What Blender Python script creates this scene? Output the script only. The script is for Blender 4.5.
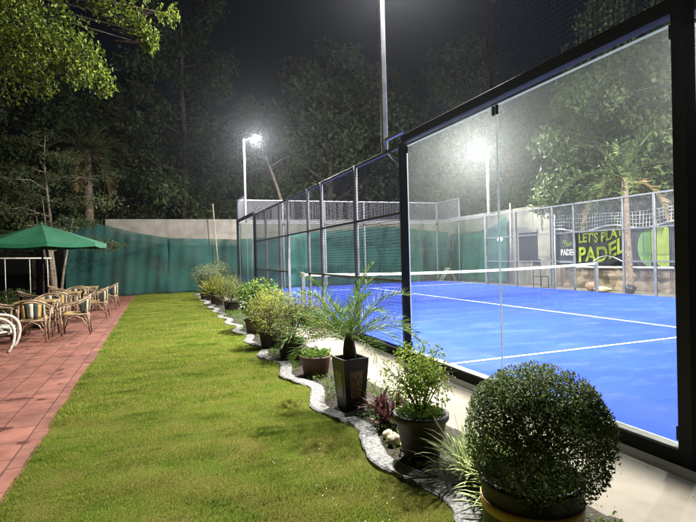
import bpy, math, random
import numpy as np
from mathutils import Vector, Matrix
S = bpy.context.scene
for o in list(bpy.data.objects): bpy.data.objects.remove(o)
PI = math.pi
rad = math.radians
# ---------------------------------------------------------------- camera
YAW, PITCH, ROLL = .3623, -.0104, -.0262
cam = bpy.data.cameras.new('camera'); co = bpy.data.objects.new('camera', cam); S.collection.objects.link(co)
fw = Vector((math.sin(YAW)*math.cos(PITCH), math.cos(YAW)*math.cos(PITCH), math.sin(PITCH)))
rt = Vector((math.cos(YAW), -math.sin(YAW), 0)); up = rt.cross(fw)
c_, s_ = math.cos(ROLL), math.sin(ROLL)
rt, up = c_*rt + s_*up, -s_*rt + c_*up
m = Matrix((rt, up, -fw)).transposed().to_4x4(); m.translation = (-3.397, -2.413, 1.393)
co.matrix_world = m
cam.sensor_fit = 'HORIZONTAL'; cam.sensor_width = 36; cam.lens = 502/696*36
cam.clip_start = .05; cam.clip_end = 1200
S.camera = co
# ---------------------------------------------------------------- world, moon, exposure
W = bpy.data.worlds.new('World'); S.world = W; W.use_nodes = True
nt = W.node_tree; bg = nt.nodes['Background']
sky = nt.nodes.new('ShaderNodeTexSky'); sky.sky_type = 'NISHITA'; sky.sun_disc = False
sky.sun_elevation = rad(35); sky.sun_rotation = rad(140)
nt.links.new(sky.outputs[0], bg.inputs[0]); bg.inputs[1].default_value = .0011
sun = bpy.data.lights.new('moon', 'SUN'); sun.energy = .012; sun.angle = rad(.5); sun.color = (.85, .9, 1)
so = bpy.data.objects.new('moon', sun); S.collection.objects.link(so); so.rotation_euler = (rad(55), 0, rad(140))
S.view_settings.view_transform = 'Standard'; S.view_settings.look = 'None'
S.view_settings.exposure = 0; S.view_settings.gamma = 1; S.view_settings.use_curve_mapping = False
HAZE = .0003
LAMP_W, SPILL_W = 2000, 1850
S.cycles.use_denoising = True
S.cycles.max_bounces = 8; S.cycles.transparent_max_bounces = 40
S.cycles.sample_clamp_indirect = 3
S.cycles.caustics_reflective = False; S.cycles.caustics_refractive = False
G = -.10                                                   # level of lawn and paving; the court lies at 0
rng = np.random.default_rng(7); random.seed(7)
# ---------------------------------------------------------------- materials
def mat(name, base, rough=.7, var=0, scale=8, bump=0, bscale=60, metal=0, spec=.4, second=None, island=0, trans=0, detail=4):
    """plain surface; colour mottled by noise (var or second colour), optional bump, leaf translucency"""
    m = bpy.data.materials.new(name); m.use_nodes = True
    n = m.node_tree.nodes; l = m.node_tree.links
    b = n['Principled BSDF']; b.inputs['Roughness'].default_value = rough; b.inputs['Metallic'].default_value = metal
    b.inputs['Specular IOR Level'].default_value = spec
    b.inputs['Base Color'].default_value = (*base, 1)
    tc = n.new('ShaderNodeTexCoord'); col = None
    if var or second:
        nz = n.new('ShaderNodeTexNoise'); nz.inputs['Scale'].default_value = scale; nz.inputs['Detail'].default_value = detail
        l.new(tc.outputs['Object'], nz.inputs['Vector'])
        mx = n.new('ShaderNodeMix'); mx.data_type = 'RGBA'
        a = base; c = second or tuple(max(0, x*(1-var)) for x in base)
        if not second: a = tuple(min(1, x*(1+var*.6)) for x in base)
        mx.inputs[6].default_value = (*a, 1); mx.inputs[7].default_value = (*c, 1)
        rp = n.new('ShaderNodeValToRGB'); rp.color_ramp.elements[0].position = .36; rp.color_ramp.elements[1].position = .64
        l.new(nz.outputs[0], rp.inputs[0]); l.new(rp.outputs[0], mx.inputs[0]); col = mx.outputs[2]
    if island:
        g = n.new('ShaderNodeNewGeometry'); hs = n.new('ShaderNodeHueSaturation')
        mr = n.new('ShaderNodeMapRange'); mr.inputs[3].default_value = 1-island; mr.inputs[4].default_value = 1+island
        l.new(g.outputs['Random Per Island'], mr.inputs[0]); l.new(mr.outputs[0], hs.inputs['Value'])
        mr2 = n.new('ShaderNodeMapRange'); mr2.inputs[3].default_value = .5+.035; mr2.inputs[4].default_value = .5-.025
        l.new(g.outputs['Random Per Island'], mr2.inputs[0]); l.new(mr2.outputs[0], hs.inputs['Hue'])
        if col: l.new(col, hs.inputs['Color'])
        else: hs.inputs['Color'].default_value = (*base, 1)
        col = hs.outputs[0]
    if col: l.new(col, b.inputs['Base Color'])
    if bump:
        nb = n.new('ShaderNodeTexNoise'); nb.inputs['Scale'].default_value = bscale; nb.inputs['Detail'].default_value = 5
        l.new(tc.outputs['Object'], nb.inputs['Vector'])
        bp = n.new('ShaderNodeBump'); bp.inputs['Strength'].default_value = bump; bp.inputs['Distance'].default_value = .02
        l.new(nb.outputs[0], bp.inputs['Height']); l.new(bp.outputs[0], b.inputs['Normal'])
    if trans:
        t = n.new('ShaderNodeBsdfTranslucent'); ms = n.new('ShaderNodeMixShader'); ms.inputs[0].default_value = trans
        if col: l.new(col, t.inputs[0])
        else: t.inputs[0].default_value = (*base, 1)
        l.new(b.outputs[0], ms.inputs[1]); l.new(t.outputs[0], ms.inputs[2]); l.new(ms.outputs[0], n['Material Output'].inputs[0])
    return m
def emit(name, col, s):
    m = bpy.data.materials.new(name); m.use_nodes = True; b = m.node_tree.nodes['Principled BSDF']
    b.inputs['Emission Color'].default_value = (*col, 1); b.inputs['Emission Strength'].default_value = s
    return m
def glass_mat():
    m = bpy.data.materials.new('dusty_glass'); m.use_nodes = True; n = m.node_tree.nodes; l = m.node_tree.links
    n.remove(n['Principled BSDF']); out = n['Material Output']
    tr = n.new('ShaderNodeBsdfTransparent'); tr.inputs[0].default_value = (.95, .985, .97, 1)
    gl = n.new('ShaderNodeBsdfGlossy'); gl.inputs['Roughness'].default_value = .02
    lw = n.new('ShaderNodeLayerWeight'); pw = n.new('ShaderNodeMath'); pw.operation = 'POWER'; pw.inputs[1].default_value = 5; l.new(lw.outputs['Facing'], pw.inputs[0])
    fr = n.new('ShaderNodeMath'); fr.operation = 'MULTIPLY_ADD'; fr.inputs[1].default_value = .75; fr.inputs[2].default_value = .025; l.new(pw.outputs[0], fr.inputs[0])
    lw.inputs[0].default_value = .5
    m1 = n.new('ShaderNodeMixShader'); l.new(fr.outputs[0], m1.inputs[0]); l.new(tr.outputs[0], m1.inputs[1]); l.new(gl.outputs[0], m1.inputs[2])
    di = n.new('ShaderNodeBsdfDiffuse'); di.inputs[0].default_value = (.75, .8, .78, 1)
    ts = n.new('ShaderNodeBsdfTranslucent'); ts.inputs[0].default_value = (.75, .8, .78, 1)
    m2 = n.new('ShaderNodeMixShader'); m2.inputs[0].default_value = .55; l.new(di.outputs[0], m2.inputs[1]); l.new(ts.outputs[0], m2.inputs[2])
    m3 = m2
    pv = n.new('ShaderNodeVolumePrincipled'); pv.inputs['Color'].default_value = (.97, .98, .97, 1); pv.inputs['Density'].default_value = 2.0; pv.inputs['Anisotropy'].default_value = .9
    l.new(pv.outputs[0], out.inputs['Volume'])
    tc = n.new('ShaderNodeTexCoord')
    def noise(sc, scale, det):
        mp = n.new('ShaderNodeMapping'); mp.inputs['Scale'].default_value = sc; l.new(tc.outputs['Object'], mp.inputs[0])
        z = n.new('ShaderNodeTexNoise'); z.inputs['Scale'].default_value = scale; z.inputs['Detail'].default_value = det
        l.new(mp.outputs[0], z.inputs[0]); return z.outputs[0]
    a = noise((1, 1, .22), 55, 3); b2 = noise((1, 1, .8), 2.2, 5); c = noise((1, 1, 1), 140, 2)
    # height: dust is thicker on the upper half (rain splash washes the bottom)
    sp = n.new('ShaderNodeSeparateXYZ'); l.new(tc.outputs['Object'], sp.inputs[0])
    hr = n.new('ShaderNodeMapRange'); hr.inputs[1].default_value = .6; hr.inputs[2].default_value = 2.8; hr.inputs[3].default_value = .22; hr.inputs[4].default_value = 1.1
    l.new(sp.outputs[2], hr.inputs[0])
    def ramp(x, p0, p1, v0, v1):
        r = n.new('ShaderNodeMapRange'); r.inputs[1].default_value = p0; r.inputs[2].default_value = p1; r.inputs[3].default_value = v0; r.inputs[4].default_value = v1
        l.new(x, r.inputs[0]); return r.outputs[0]
    def mul(x, y):
        q = n.new('ShaderNodeMath'); q.operation = 'MULTIPLY'; l.new(x, q.inputs[0])
        if isinstance(y, float): q.inputs[1].default_value = y
        else: l.new(y, q.inputs[1])
        return q.outputs[0]
    f = mul(mul(mul(ramp(a, .3, .75, .45, 1.7), ramp(b2, .3, .7, .6, 1.4)), ramp(c, .45, .75, .85, 1.35)), hr.outputs[0])
    f = mul(f, .021)
    m4 = n.new('ShaderNodeMixShader'); l.new(f, m4.inputs[0]); l.new(m1.outputs[0], m4.inputs[1]); l.new(m3.outputs[0], m4.inputs[2])
    l.new(m4.outputs[0], out.inputs[0]); return m
def cloth_mat(name, col, open_, rough=.8):
    """woven shade cloth: part of it open between the threads"""
    m = bpy.data.materials.new(name); m.use_nodes = True; n = m.node_tree.nodes; l = m.node_tree.links
    b = n['Principled BSDF']; b.inputs['Base Color'].default_value = (*col, 1); b.inputs['Roughness'].default_value = rough
    b.inputs['Specular IOR Level'].default_value = .25
    t = n.new('ShaderNodeBsdfTransparent'); ts = n.new('ShaderNodeBsdfTranslucent'); ts.inputs[0].default_value = (*col, 1)
    a = n.new('ShaderNodeMixShader'); a.inputs[0].default_value = .3; l.new(b.outputs[0], a.inputs[1]); l.new(ts.outputs[0], a.inputs[2])
    c = n.new('ShaderNodeMixShader'); l.new(a.outputs[0], c.inputs[1]); l.new(t.outputs[0], c.inputs[2])
    tc = n.new('ShaderNodeTexCoord'); nz = n.new('ShaderNodeTexNoise'); nz.inputs['Scale'].default_value = 1.3; nz.inputs['Detail'].default_value = 5
    l.new(tc.outputs['Object'], nz.inputs[0])
    r = n.new('ShaderNodeMapRange'); r.inputs[1].default_value = .3; r.inputs[2].default_value = .7; r.inputs[3].default_value = open_*.5; r.inputs[4].default_value = open_*1.5
    l.new(nz.outputs[0], r.inputs[0]); l.new(r.outputs[0], c.inputs[0]); l.new(c.outputs[0], n['Material Output'].inputs[0])
    return m
M = {}
M['steel'] = mat('painted_steel', (.12, .123, .135), .42, var=.25, scale=5, spec=.5)
M['steel_black'] = mat('black_steel', (.017, .017, .018), .6, var=.2, scale=4, spec=.25)
M['steel_grey'] = mat('grey_steel', (.19, .19, .2), .4, var=.2, scale=6)
M['galv'] = mat('galvanised_steel', (.42, .43, .46), .38, var=.18, scale=9, metal=.35)
M['wire'] = mat('mesh_wire', (.07, .07, .072), .6, spec=.2)
M['wire_grey'] = mat('grey_mesh_wire', (.2, .2, .22), .45)
M['alu'] = mat('glass_channel', (.55, .55, .54), .4, var=.2, scale=12)  # channel strip; its pale colour paints in the lit top of the base rail
M['glass'] = glass_mat(); M['edge'] = mat('polished_glass_edge', (.8, .84, .82), .3, trans=.6)  # edge strips: the bright glint along each pane is put into their pale colour
M['lens'] = emit('lamp_lens', (1, .98, .95), 260)
M['white'] = mat('white_tape', (.75, .75, .72), .7, var=.12, scale=20)
M['net'] = mat('net_cord', (.03, .03, .03), .8)
M['white_cord'] = mat('white_cord', (.6, .6, .58), .8)
M['green_net'] = cloth_mat('green_shade_cloth', (.032, .125, .108), .46)
M['teal_net'] = cloth_mat('teal_shade_cloth', (.06, .2, .17), .3)
M['black_cloth'] = mat('black_banner_vinyl', (.016, .017, .018), .5, var=.2, scale=3)
M['lime'] = mat('lime_print', (.27, .34, .02), .6, var=.15, scale=3); M['green_print'] = mat('green_print', (.13, .27, .07), .6)
M['white_print'] = mat('white_print', (.7, .7, .68), .6)
M['soil'] = mat('soil', (.034, .025, .018), .95, second=(.016, .012, .009), scale=14, bump=.8, bscale=60)
M['pot_black'] = mat('black_pot', (.012, .012, .013), .45, var=.2, scale=9, bump=.06, bscale=30)
M['pot_brown'] = mat('brown_pot', (.035, .024, .019), .55, var=.3, scale=7, bump=.1, bscale=40)
M['pot_terra'] = mat('clay_pot', (.10, .052, .036), .65, var=.3, scale=7, bump=.1, bscale=40)
M['gold'] = mat('gold_band', (.55, .36, .045), .42, var=.15, scale=9)
M['gold_mesh'] = mat('gold_fretwork', (.28, .2, .09), .4, second=(.03, .022, .012), scale=75, detail=1)
M['bark'] = mat('bark', (.13, .095, .07), .9, var=.45, scale=18, bump=.6, bscale=40)
M['bark_pale'] = mat('pale_bark', (.30, .25, .19), .85, var=.4, scale=12, bump=.5, bscale=30)
M['palm_bark'] = mat('palm_bark', (.24, .17, .125), .9, var=.5, scale=14, bump=.8, bscale=28)
M['palm_stub'] = mat('palm_stub', (.05, .035, .022), .9, var=.5, scale=30, bump=.9, bscale=60)
M['twig'] = mat('twig', (.11, .08, .055), .85, var=.3, scale=20)
def leafmat(name, c, second=None, isl=.35, tr=.3, rough=.5): return mat(name, c, rough, second=second, var=.25 if not second else 0, scale=2.5, island=isl, trans=tr, spec=.18)
M['leaf_ball'] = leafmat('topiary_leaf', (.12, .17, .042), rough=.5, isl=.5)
M['leaf_bright'] = leafmat('bright_leaf', (.20, .28, .025))
M['leaf_ficus'] = leafmat('ficus_leaf', (.11, .175, .03), rough=.45)
M['leaf_fine'] = leafmat('fine_leaf', (.17, .205, .055))
M['leaf_dusty'] = leafmat('dusty_leaf', (.13, .16, .075))
M['leaf_spiky'] = leafmat('spiky_leaf', (.26, .28, .05))
M['leaf_palm'] = leafmat('palm_leaf', (.15, .235, .05), tr=.2, isl=.25)
M['leaf_palm_dry'] = leafmat('dry_palm_leaf', (.30, .22, .10), tr=.2)
M['leaf_tree'] = leafmat('tree_leaf', (.08, .11, .038), second=(.05, .075, .028), isl=.45)
M['leaf_front'] = leafmat('near_tree_leaf', (.14, .19, .022), isl=.6)
M['leaf_olive'] = leafmat('olive_leaf', (.095, .12, .045), isl=.4)
M['leaf_red'] = leafmat('red_leaf', (.09, .022, .03), second=(.055, .03, .022), rough=.35)
M['leaf_ground'] = leafmat('ground_cover_leaf', (.12, .2, .03))
M['leaf_hedge'] = leafmat('hedge_leaf', (.075, .105, .03))
M['cane'] = mat('cane', (.27, .19, .125), .42, var=.45, scale=14)
M['cane_pale'] = mat('pale_cane', (.62, .57, .5), .42, var=.25, scale=14)
M['wood'] = mat('table_wood', (.32, .22, .10), .45, var=.35, scale=7)
M['fab_dark'] = mat('dark_stripe', (.02, .035, .03), .85); M['fab_tan'] = mat('tan_stripe', (.42, .28, .10), .85); M['fab_cream'] = mat('cream_stripe', (.5, .47, .38), .85)
M['fab_leaf'] = mat('leaf_print_fabric', (.52, .5, .42), .85, second=(.06, .08, .05), scale=26, detail=1)
M['umb'] = mat('green_canvas', (.012, .12, .055), .8, var=.12, scale=6, trans=.15)
M['stone'] = mat('pale_stone', (.42, .36, .27), .9, var=.35, scale=9, bump=.5, bscale=20)
M['tarp'] = mat('white_tarp', (.6, .58, .54), .7, var=.15, scale=5)
M['bag'] = mat('tan_bag', (.5, .42, .26), .7, var=.2, scale=9); M['bag_orange'] = mat('orange_bag', (.36, .22, .16), .7, var=.3, scale=9)
def concrete(name, c, c2, stain=.35):
    m = mat(name, c, .85, second=c2, scale=2.2, bump=.15, bscale=120, detail=8)
    n = m.node_tree.nodes; l = m.node_tree.links; b = n['Principled BSDF']
    src = b.inputs['Base Color'].links[0].from_socket
    tc = n.new('ShaderNodeTexCoord'); nz = n.new('ShaderNodeTexNoise'); nz.inputs['Scale'].default_value = 9; nz.inputs['Detail'].default_value = 9; nz.inputs['Roughness'].default_value = .7
    l.new(tc.outputs['Object'], nz.inputs[0])
    r = n.new('ShaderNodeMapRange'); r.inputs[1].default_value = .56; r.inputs[2].default_value = .72; r.inputs[3].default_value = 0; r.inputs[4].default_value = stain
    l.new(nz.outputs[0], r.inputs[0])
    mx = n.new('ShaderNodeMix'); mx.data_type = 'RGBA'; l.new(r.outputs[0], mx.inputs[0]); l.new(src, mx.inputs[6]); mx.inputs[7].default_value = (c[0]*.4, c[1]*.38, c[2]*.36, 1)
    l.new(mx.outputs[2], b.inputs['Base Color']); return m
M['concrete'] = concrete('apron_concrete', (.20, .178, .142), (.14, .124, .098))
M['wallcon'] = concrete('wall_concrete', (.27, .25, .21), (.20, .183, .155), .5)
def tile_mat():
    m = mat('red_paving', (.27, .108, .078), .62, second=(.175, .062, .046), scale=4.5, bump=.12, bscale=90)
    n = m.node_tree.nodes; l = m.node_tree.links; b = n['Principled BSDF']; src = b.inputs['Base Color'].links[0].from_socket
    tc = n.new('ShaderNodeTexCoord'); mp = n.new('ShaderNodeMapping'); mp.inputs['Rotation'].default_value = (0, 0, rad(90)); l.new(tc.outputs['Object'], mp.inputs[0])
    br = n.new('ShaderNodeTexBrick'); br.inputs['Scale'].default_value = 1; br.inputs['Brick Width'].default_value = .42; br.inputs['Row Height'].default_value = .28
    br.inputs['Mortar Size'].default_value = .008; br.inputs['Mortar Smooth'].default_value = .4; br.offset = .5
    br.inputs['Color1'].default_value = (1, 1, 1, 1); br.inputs['Color2'].default_value = (.74, .74, .74, 1); br.inputs['Mortar'].default_value = (.25, .25, .25, 1)
    l.new(mp.outputs[0], br.inputs[0])
    mx = n.new('ShaderNodeMix'); mx.data_type = 'RGBA'; mx.blend_type = 'MULTIPLY'; mx.inputs[0].default_value = 1; l.new(src, mx.inputs[6]); l.new(br.outputs[0], mx.inputs[7])
    # damp patches: dark blotches stretched across the path
    mp2 = n.new('ShaderNodeMapping'); mp2.inputs['Scale'].default_value = (1.1, 1.9, 1); l.new(tc.outputs['Object'], mp2.inputs[0])
    nz = n.new('ShaderNodeTexNoise'); nz.inputs['Scale'].default_value = 2.0; nz.inputs['Detail'].default_value = 3; l.new(mp2.outputs[0], nz.inputs[0])
    r = n.new('ShaderNodeMapRange'); r.inputs[1].default_value = .645; r.inputs[2].default_value = .67; l.new(nz.outputs[0], r.inputs[0])
    m2 = n.new('ShaderNodeMix'); m2.data_type = 'RGBA'; l.new(r.outputs[0], m2.inputs[0]); l.new(mx.outputs[2], m2.inputs[6]); m2.inputs[7].default_value = (.085, .032, .026, 1)
    l.new(m2.outputs[2], b.inputs['Base Color'])
    r2 = n.new('ShaderNodeMapRange'); r2.inputs[3].default_value = .62; r2.inputs[4].default_value = .3; l.new(r.outputs[0], r2.inputs[0]); l.new(r2.outputs[0], b.inputs['Roughness'])
    return m
M['tile'] = tile_mat()
def court_mat():
    m = mat('blue_turf', (.033, .07, .42), .9, second=(.029, .06, .38), scale=1.2, bump=.25, bscale=260, spec=0)
    n = m.node_tree.nodes; l = m.node_tree.links; b = n['Principled BSDF']; src = b.inputs['Base Color'].links[0].from_socket
    tc = n.new('ShaderNodeTexCoord'); mp = n.new('ShaderNodeMapping'); mp.inputs['Scale'].default_value = (.6, 1.5, 1); mp.inputs['Rotation'].default_value = (0, 0, rad(25)); l.new(tc.outputs['Object'], mp.inputs[0])
    nz = n.new('ShaderNodeTexNoise'); nz.inputs['Scale'].default_value = 1.6; nz.inputs['Detail'].default_value = 12; nz.inputs['Roughness'].default_value = .78; l.new(mp.outputs[0], nz.inputs[0])
    r = n.new('ShaderNodeMapRange'); r.inputs[1].default_value = .50; r.inputs[2].default_value = .74; r.inputs[4].default_value = .15; l.new(nz.outputs[0], r.inputs[0])
    mx = n.new('ShaderNodeMix'); mx.data_type = 'RGBA'; l.new(r.outputs[0], mx.inputs[0]); l.new(src, mx.inputs[6]); mx.inputs[7].default_value = (.34, .36, .48, 1)
    l.new(mx.outputs[2], b.inputs['Base Color']); return m
M['court'] = court_mat()
def pebble_mat():
    m = mat('pebble_wash', (.45, .44, .42), .75); n = m.node_tree.nodes; l = m.node_tree.links; b = n['Principled BSDF']
    tc = n.new('ShaderNodeTexCoord'); v = n.new('ShaderNodeTexVoronoi'); v.inputs['Scale'].default_value = 90; l.new(tc.outputs['Object'], v.inputs[0])
    sp = n.new('ShaderNodeSeparateColor'); l.new(v.outputs['Color'], sp.inputs[0])
    rp = n.new('ShaderNodeValToRGB'); e = rp.color_ramp.elements; e[0].position = 0; e[0].color = (.035, .035, .036, 1); e[1].position = 1; e[1].color = (.25, .245, .235, 1)
    x = rp.color_ramp.elements.new(.35); x.color = (.12, .12, .118, 1); l.new(sp.outputs[0], rp.inputs[0]); l.new(rp.outputs[0], b.inputs['Base Color'])
    bp = n.new('ShaderNodeBump'); bp.inputs['Strength'].default_value = .7; bp.inputs['Distance'].default_value = .006; bp.invert = True
    l.new(v.outputs['Distance'], bp.inputs['Height']); l.new(bp.outputs[0], b.inputs['Normal']); return m
M['pebble'] = pebble_mat()
def rubble_mat():
    m = mat('rubble_stone', (.2, .15, .11), .9); n = m.node_tree.nodes; l = m.node_tree.links; b = n['Principled BSDF']
    tc = n.new('ShaderNodeTexCoord'); v = n.new('ShaderNodeTexVoronoi'); v.inputs['Scale'].default_value = 3.2; l.new(tc.outputs['Object'], v.inputs[0])
    sp = n.new('ShaderNodeSeparateColor'); l.new(v.outputs['Color'], sp.inputs[0])
    rp = n.new('ShaderNodeValToRGB'); e = rp.color_ramp.elements; e[0].color = (.09, .065, .045, 1); e[1].color = (.3, .23, .17, 1); l.new(sp.outputs[0], rp.inputs[0]); l.new(rp.outputs[0], b.inputs['Base Color'])
    bp = n.new('ShaderNodeBump'); bp.inputs['Strength'].default_value = 1; bp.inputs['Distance'].default_value = .05; bp.invert = True
    l.new(v.outputs['Distance'], bp.inputs['Height']); l.new(bp.outputs[0], b.inputs['Normal']); return m
M['rubble'] = rubble_mat()
def grass_mat():
    m = bpy.data.materials.new('turf'); m.use_nodes = True; n = m.node_tree.nodes; l = m.node_tree.links; b = n['Principled BSDF']
    b.inputs['Roughness'].default_value = 1; b.inputs['Specular IOR Level'].default_value = 0
    tc = n.new('ShaderNodeTexCoord'); nz = n.new('ShaderNodeTexNoise'); nz.inputs['Scale'].default_value = 2.1; nz.inputs['Detail'].default_value = 9; nz.inputs['Roughness'].default_value = .72
    mp = n.new('ShaderNodeMapping'); mp.inputs['Scale'].default_value = (.6, 1.8, 1); l.new(tc.outputs['Object'], mp.inputs[0]); l.new(mp.outputs[0], nz.inputs[0])
    rp = n.new('ShaderNodeValToRGB'); e = rp.color_ramp.elements
    e[0].position = .36; e[0].color = (.058, .115, .012, 1); e[1].position = .68; e[1].color = (.29, .262, .065, 1)  # darkest stop also paints shade of the lawn's uneven relief into the green
    x = e.new(.5); x.color = (.195, .255, .038, 1)
    l.new(nz.outputs[0], rp.inputs[0])
    g = n.new('ShaderNodeNewGeometry'); hs = n.new('ShaderNodeHueSaturation'); mr = n.new('ShaderNodeMapRange'); mr.inputs[3].default_value = .6; mr.inputs[4].default_value = 1.45
    l.new(g.outputs['Random Per Island'], mr.inputs[0]); l.new(mr.outputs[0], hs.inputs['Value']); l.new(rp.outputs[0], hs.inputs['Color']); l.new(hs.outputs[0], b.inputs['Base Color'])
    t = n.new('ShaderNodeBsdfTranslucent'); l.new(hs.outputs[0], t.inputs[0]); ms = n.new('ShaderNodeMixShader'); ms.inputs[0].default_value = .3
    l.new(b.outputs[0], ms.inputs[1]); l.new(t.outputs[0], ms.inputs[2]); l.new(ms.outputs[0], n['Material Output'].inputs[0]); return m
M['grass'] = grass_mat()
M['thatch'] = mat('lawn_soil', (.085, .115, .018), .95, spec=0, second=(.12, .11, .03), scale=3, bump=.8, bscale=150, detail=8)
M['dark_ground'] = mat('leaf_litter', (.035, .035, .018), .95, second=(.02, .022, .012), scale=2, bump=.5, bscale=20)
# ---------------------------------------------------------------- mesh helpers
def link(o, parent=None):
    S.collection.objects.link(o)
    if parent: o.parent = parent
    return o
def tag(o, label=None, cat=None, group=None, kind=None):
    if label: o['label'] = label
    if cat: o['category'] = cat
    if group: o['group'] = group
    if kind: o['kind'] = kind
    return o
def thing(name, label, cat, loc=(0, 0, 0), rz=0, group=None):
    o = bpy.data.objects.new(name, None); S.collection.objects.link(o)
    o.empty_display_size = .1; o.location = loc; o.rotation_euler = (0, 0, rz)
    return tag(o, label, cat, group)
class MB:
    def __init__(s): s.v = []; s.f = []; s.sm = []
    def box(s, x0, x1, y0, y1, z0, z1):
        k = len(s.v); s.v += [(x, y, z) for z in (z0, z1) for y in (y0, y1) for x in (x0, x1)]
        s.f += [tuple(k+i for i in q) for q in ((0, 2, 3, 1), (4, 5, 7, 6), (0, 1, 5, 4), (2, 6, 7, 3), (0, 4, 6, 2), (1, 3, 7, 5))]; s.sm += [False]*6
        return s
    def tube(s, pts, r, n=8, cap=True):
        pts = [Vector(p) for p in pts]; rs = r if hasattr(r, '__len__') else [r]*len(pts); k = len(s.v); prev = None
        for i, p in enumerate(pts):
            t = (pts[min(i+1, len(pts)-1)] - pts[max(i-1, 0)]).normalized()
            if prev is None: a = t.orthogonal().normalized()
            else: a = (prev - t*prev.dot(t)).normalized()
            prev = a; b = t.cross(a)
            for j in range(n):
                w = 2*PI*j/n + (PI/4 if n == 4 else 0); s.v.append(tuple(p + (a*math.cos(w) + b*math.sin(w))*rs[i]))
        for i in range(len(pts)-1):
            for j in range(n):
                s.f.append((k+i*n+j, k+i*n+(j+1) % n, k+(i+1)*n+(j+1) % n, k+(i+1)*n+j)); s.sm.append(n > 4)
        if cap:
            s.f.append(tuple(k+j for j in reversed(range(n)))); s.f.append(tuple(k+(len(pts)-1)*n+j for j in range(n))); s.sm += [False, False]
        return s
    def lathe(s, prof, n=40, cx=0, cy=0, smooth=True, wob=0):
        k = len(s.v)
        for (r, z) in prof:
            for j in range(n):
                w = 2*PI*j/n; q = r*(1+wob*math.sin(3*w+z*9)); s.v.append((cx+q*math.cos(w), cy+q*math.sin(w), z))
        for i in range(len(prof)-1):
            for j in range(n): s.f.append((k+i*n+j, k+i*n+(j+1) % n, k+(i+1)*n+(j+1) % n, k+(i+1)*n+j)); s.sm.append(smooth)
        return s
    def grid(s, P, smooth=True):
        """P: rows x cols of points"""
        k = len(s.v); R_, C_ = len(P), len(P[0])
        for row in P: s.v += [tuple(p) for p in row]
        for i in range(R_-1):
            for j in range(C_-1): s.f.append((k+i*C_+j, k+i*C_+j+1, k+(i+1)*C_+j+1, k+(i+1)*C_+j)); s.sm.append(smooth)
        return s
    def face(s, pts): k = len(s.v); s.v += [tuple(p) for p in pts]; s.f.append(tuple(range(k, k+len(pts)))); s.sm.append(False); return s
    def build(s, name, m, parent=None, bevel=0):
        me = bpy.data.meshes.new(name); me.from_pydata(s.v, [], s.f); me.polygons.foreach_set('use_smooth', s.sm)
        me.materials.append(M[m] if isinstance(m, str) else m); me.update()
        o = bpy.data.objects.new(name, me); link(o, parent)
        if bevel:
            b = o.modifiers.new('bevel', 'BEVEL'); b.width = bevel; b.segments = 2; b.limit_method = 'ANGLE'
        return o
def solid(o, t): q = o.modifiers.new('solid', 'SOLIDIFY'); q.thickness = t; q.offset = 0; return o
def polymesh(name, V, F, m, parent=None, smooth=False):
    """V (n,3) array; F (k,c) array of equal sized faces"""
    me = bpy.data.meshes.new(name); V = np.asarray(V, dtype=np.float32); F = np.asarray(F, dtype=np.int32)
    me.vertices.add(len(V)); me.vertices.foreach_set('co', V.ravel()); k, c = F.shape
    me.loops.add(k*c); me.loops.foreach_set('vertex_index', F.ravel()); me.polygons.add(k)
    me.polygons.foreach_set('loop_start', np.arange(0, k*c, c, dtype=np.int32)); me.polygons.foreach_set('use_smooth', np.full(k, smooth))
    me.update(calc_edges=True); me.validate(); me.materials.append(M[m])
    return link(bpy.data.objects.new(name, me), parent)
def unit(a): return a/np.maximum(np.linalg.norm(a, axis=-1, keepdims=True), 1e-9)
def leaf_arrays(C, D, L, Wd, N=None, fold=.25, curl=.2):
    """leaves at C pointing along D, length L, width Wd: six-point folded blades (two quads)"""
    n = len(C); L = np.broadcast_to(L, n)[:, None]; Wd = np.broadcast_to(Wd, n)[:, None]
    D = unit(D); N = unit(rng.normal(size=(n, 3))) if N is None else unit(N + .35*rng.normal(size=(n, 3)))
    Sd = unit(np.cross(D, N)); N = np.cross(Sd, D)
    p0 = C; tip = C + D*L - N*L*curl; mid = C + D*L*.5
    l1 = C + D*L*.38 + Sd*Wd*.5 + N*Wd*fold; r1 = C + D*L*.38 - Sd*Wd*.5 + N*Wd*fold
    V = np.stack([p0, l1, tip, r1, mid], 1).reshape(-1, 3); b = np.arange(n)[:, None]*5
    F = np.concatenate([b+np.array([[0, 4, 2, 1]]), b+np.array([[0, 3, 2, 4]])], 0)
    return V, F
def leaves(name, C, D, L, Wd, m, parent, N=None, **k):
    V, F = leaf_arrays(np.asarray(C, float), np.asarray(D, float), L, Wd, N, **k); return polymesh(name, V, F, m, parent)
def sph(n): return unit(rng.normal(size=(n, 3)))
def vnoise(x, y, f, seed=0):
    """smooth 2-D value noise (numpy)"""
    x = x*f+seed*17.3; y = y*f+seed*9.1; xi = np.floor(x).astype(int); yi = np.floor(y).astype(int); fx = x-xi; fy = y-yi
    fx = fx*fx*(3-2*fx); fy = fy*fy*(3-2*fy)
    def h(a, b): q = np.sin(a*127.1+b*311.7+seed*74.7)*43758.5453; return q-np.floor(q)
    return (h(xi, yi)*(1-fx)+h(xi+1, yi)*fx)*(1-fy) + (h(xi, yi+1)*(1-fx)+h(xi+1, yi+1)*fx)*fy
def copy_tree(o, parent=None):
    c = o.copy(); S.collection.objects.link(c)
    if parent: c.parent = parent
    for ch in list(o.children): copy_tree(ch, c)
    return c
# ================================================================ SETTING
MB().box(-70, 70, -70, 90, G-.4, G-.06).build('ground', 'dark_ground')['kind'] = 'structure'
def kx(y): return -1.855 + .082*math.cos(2*PI*(y-.2)/1.41) + .015*math.sin(y*2.3)
KW = .078
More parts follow.
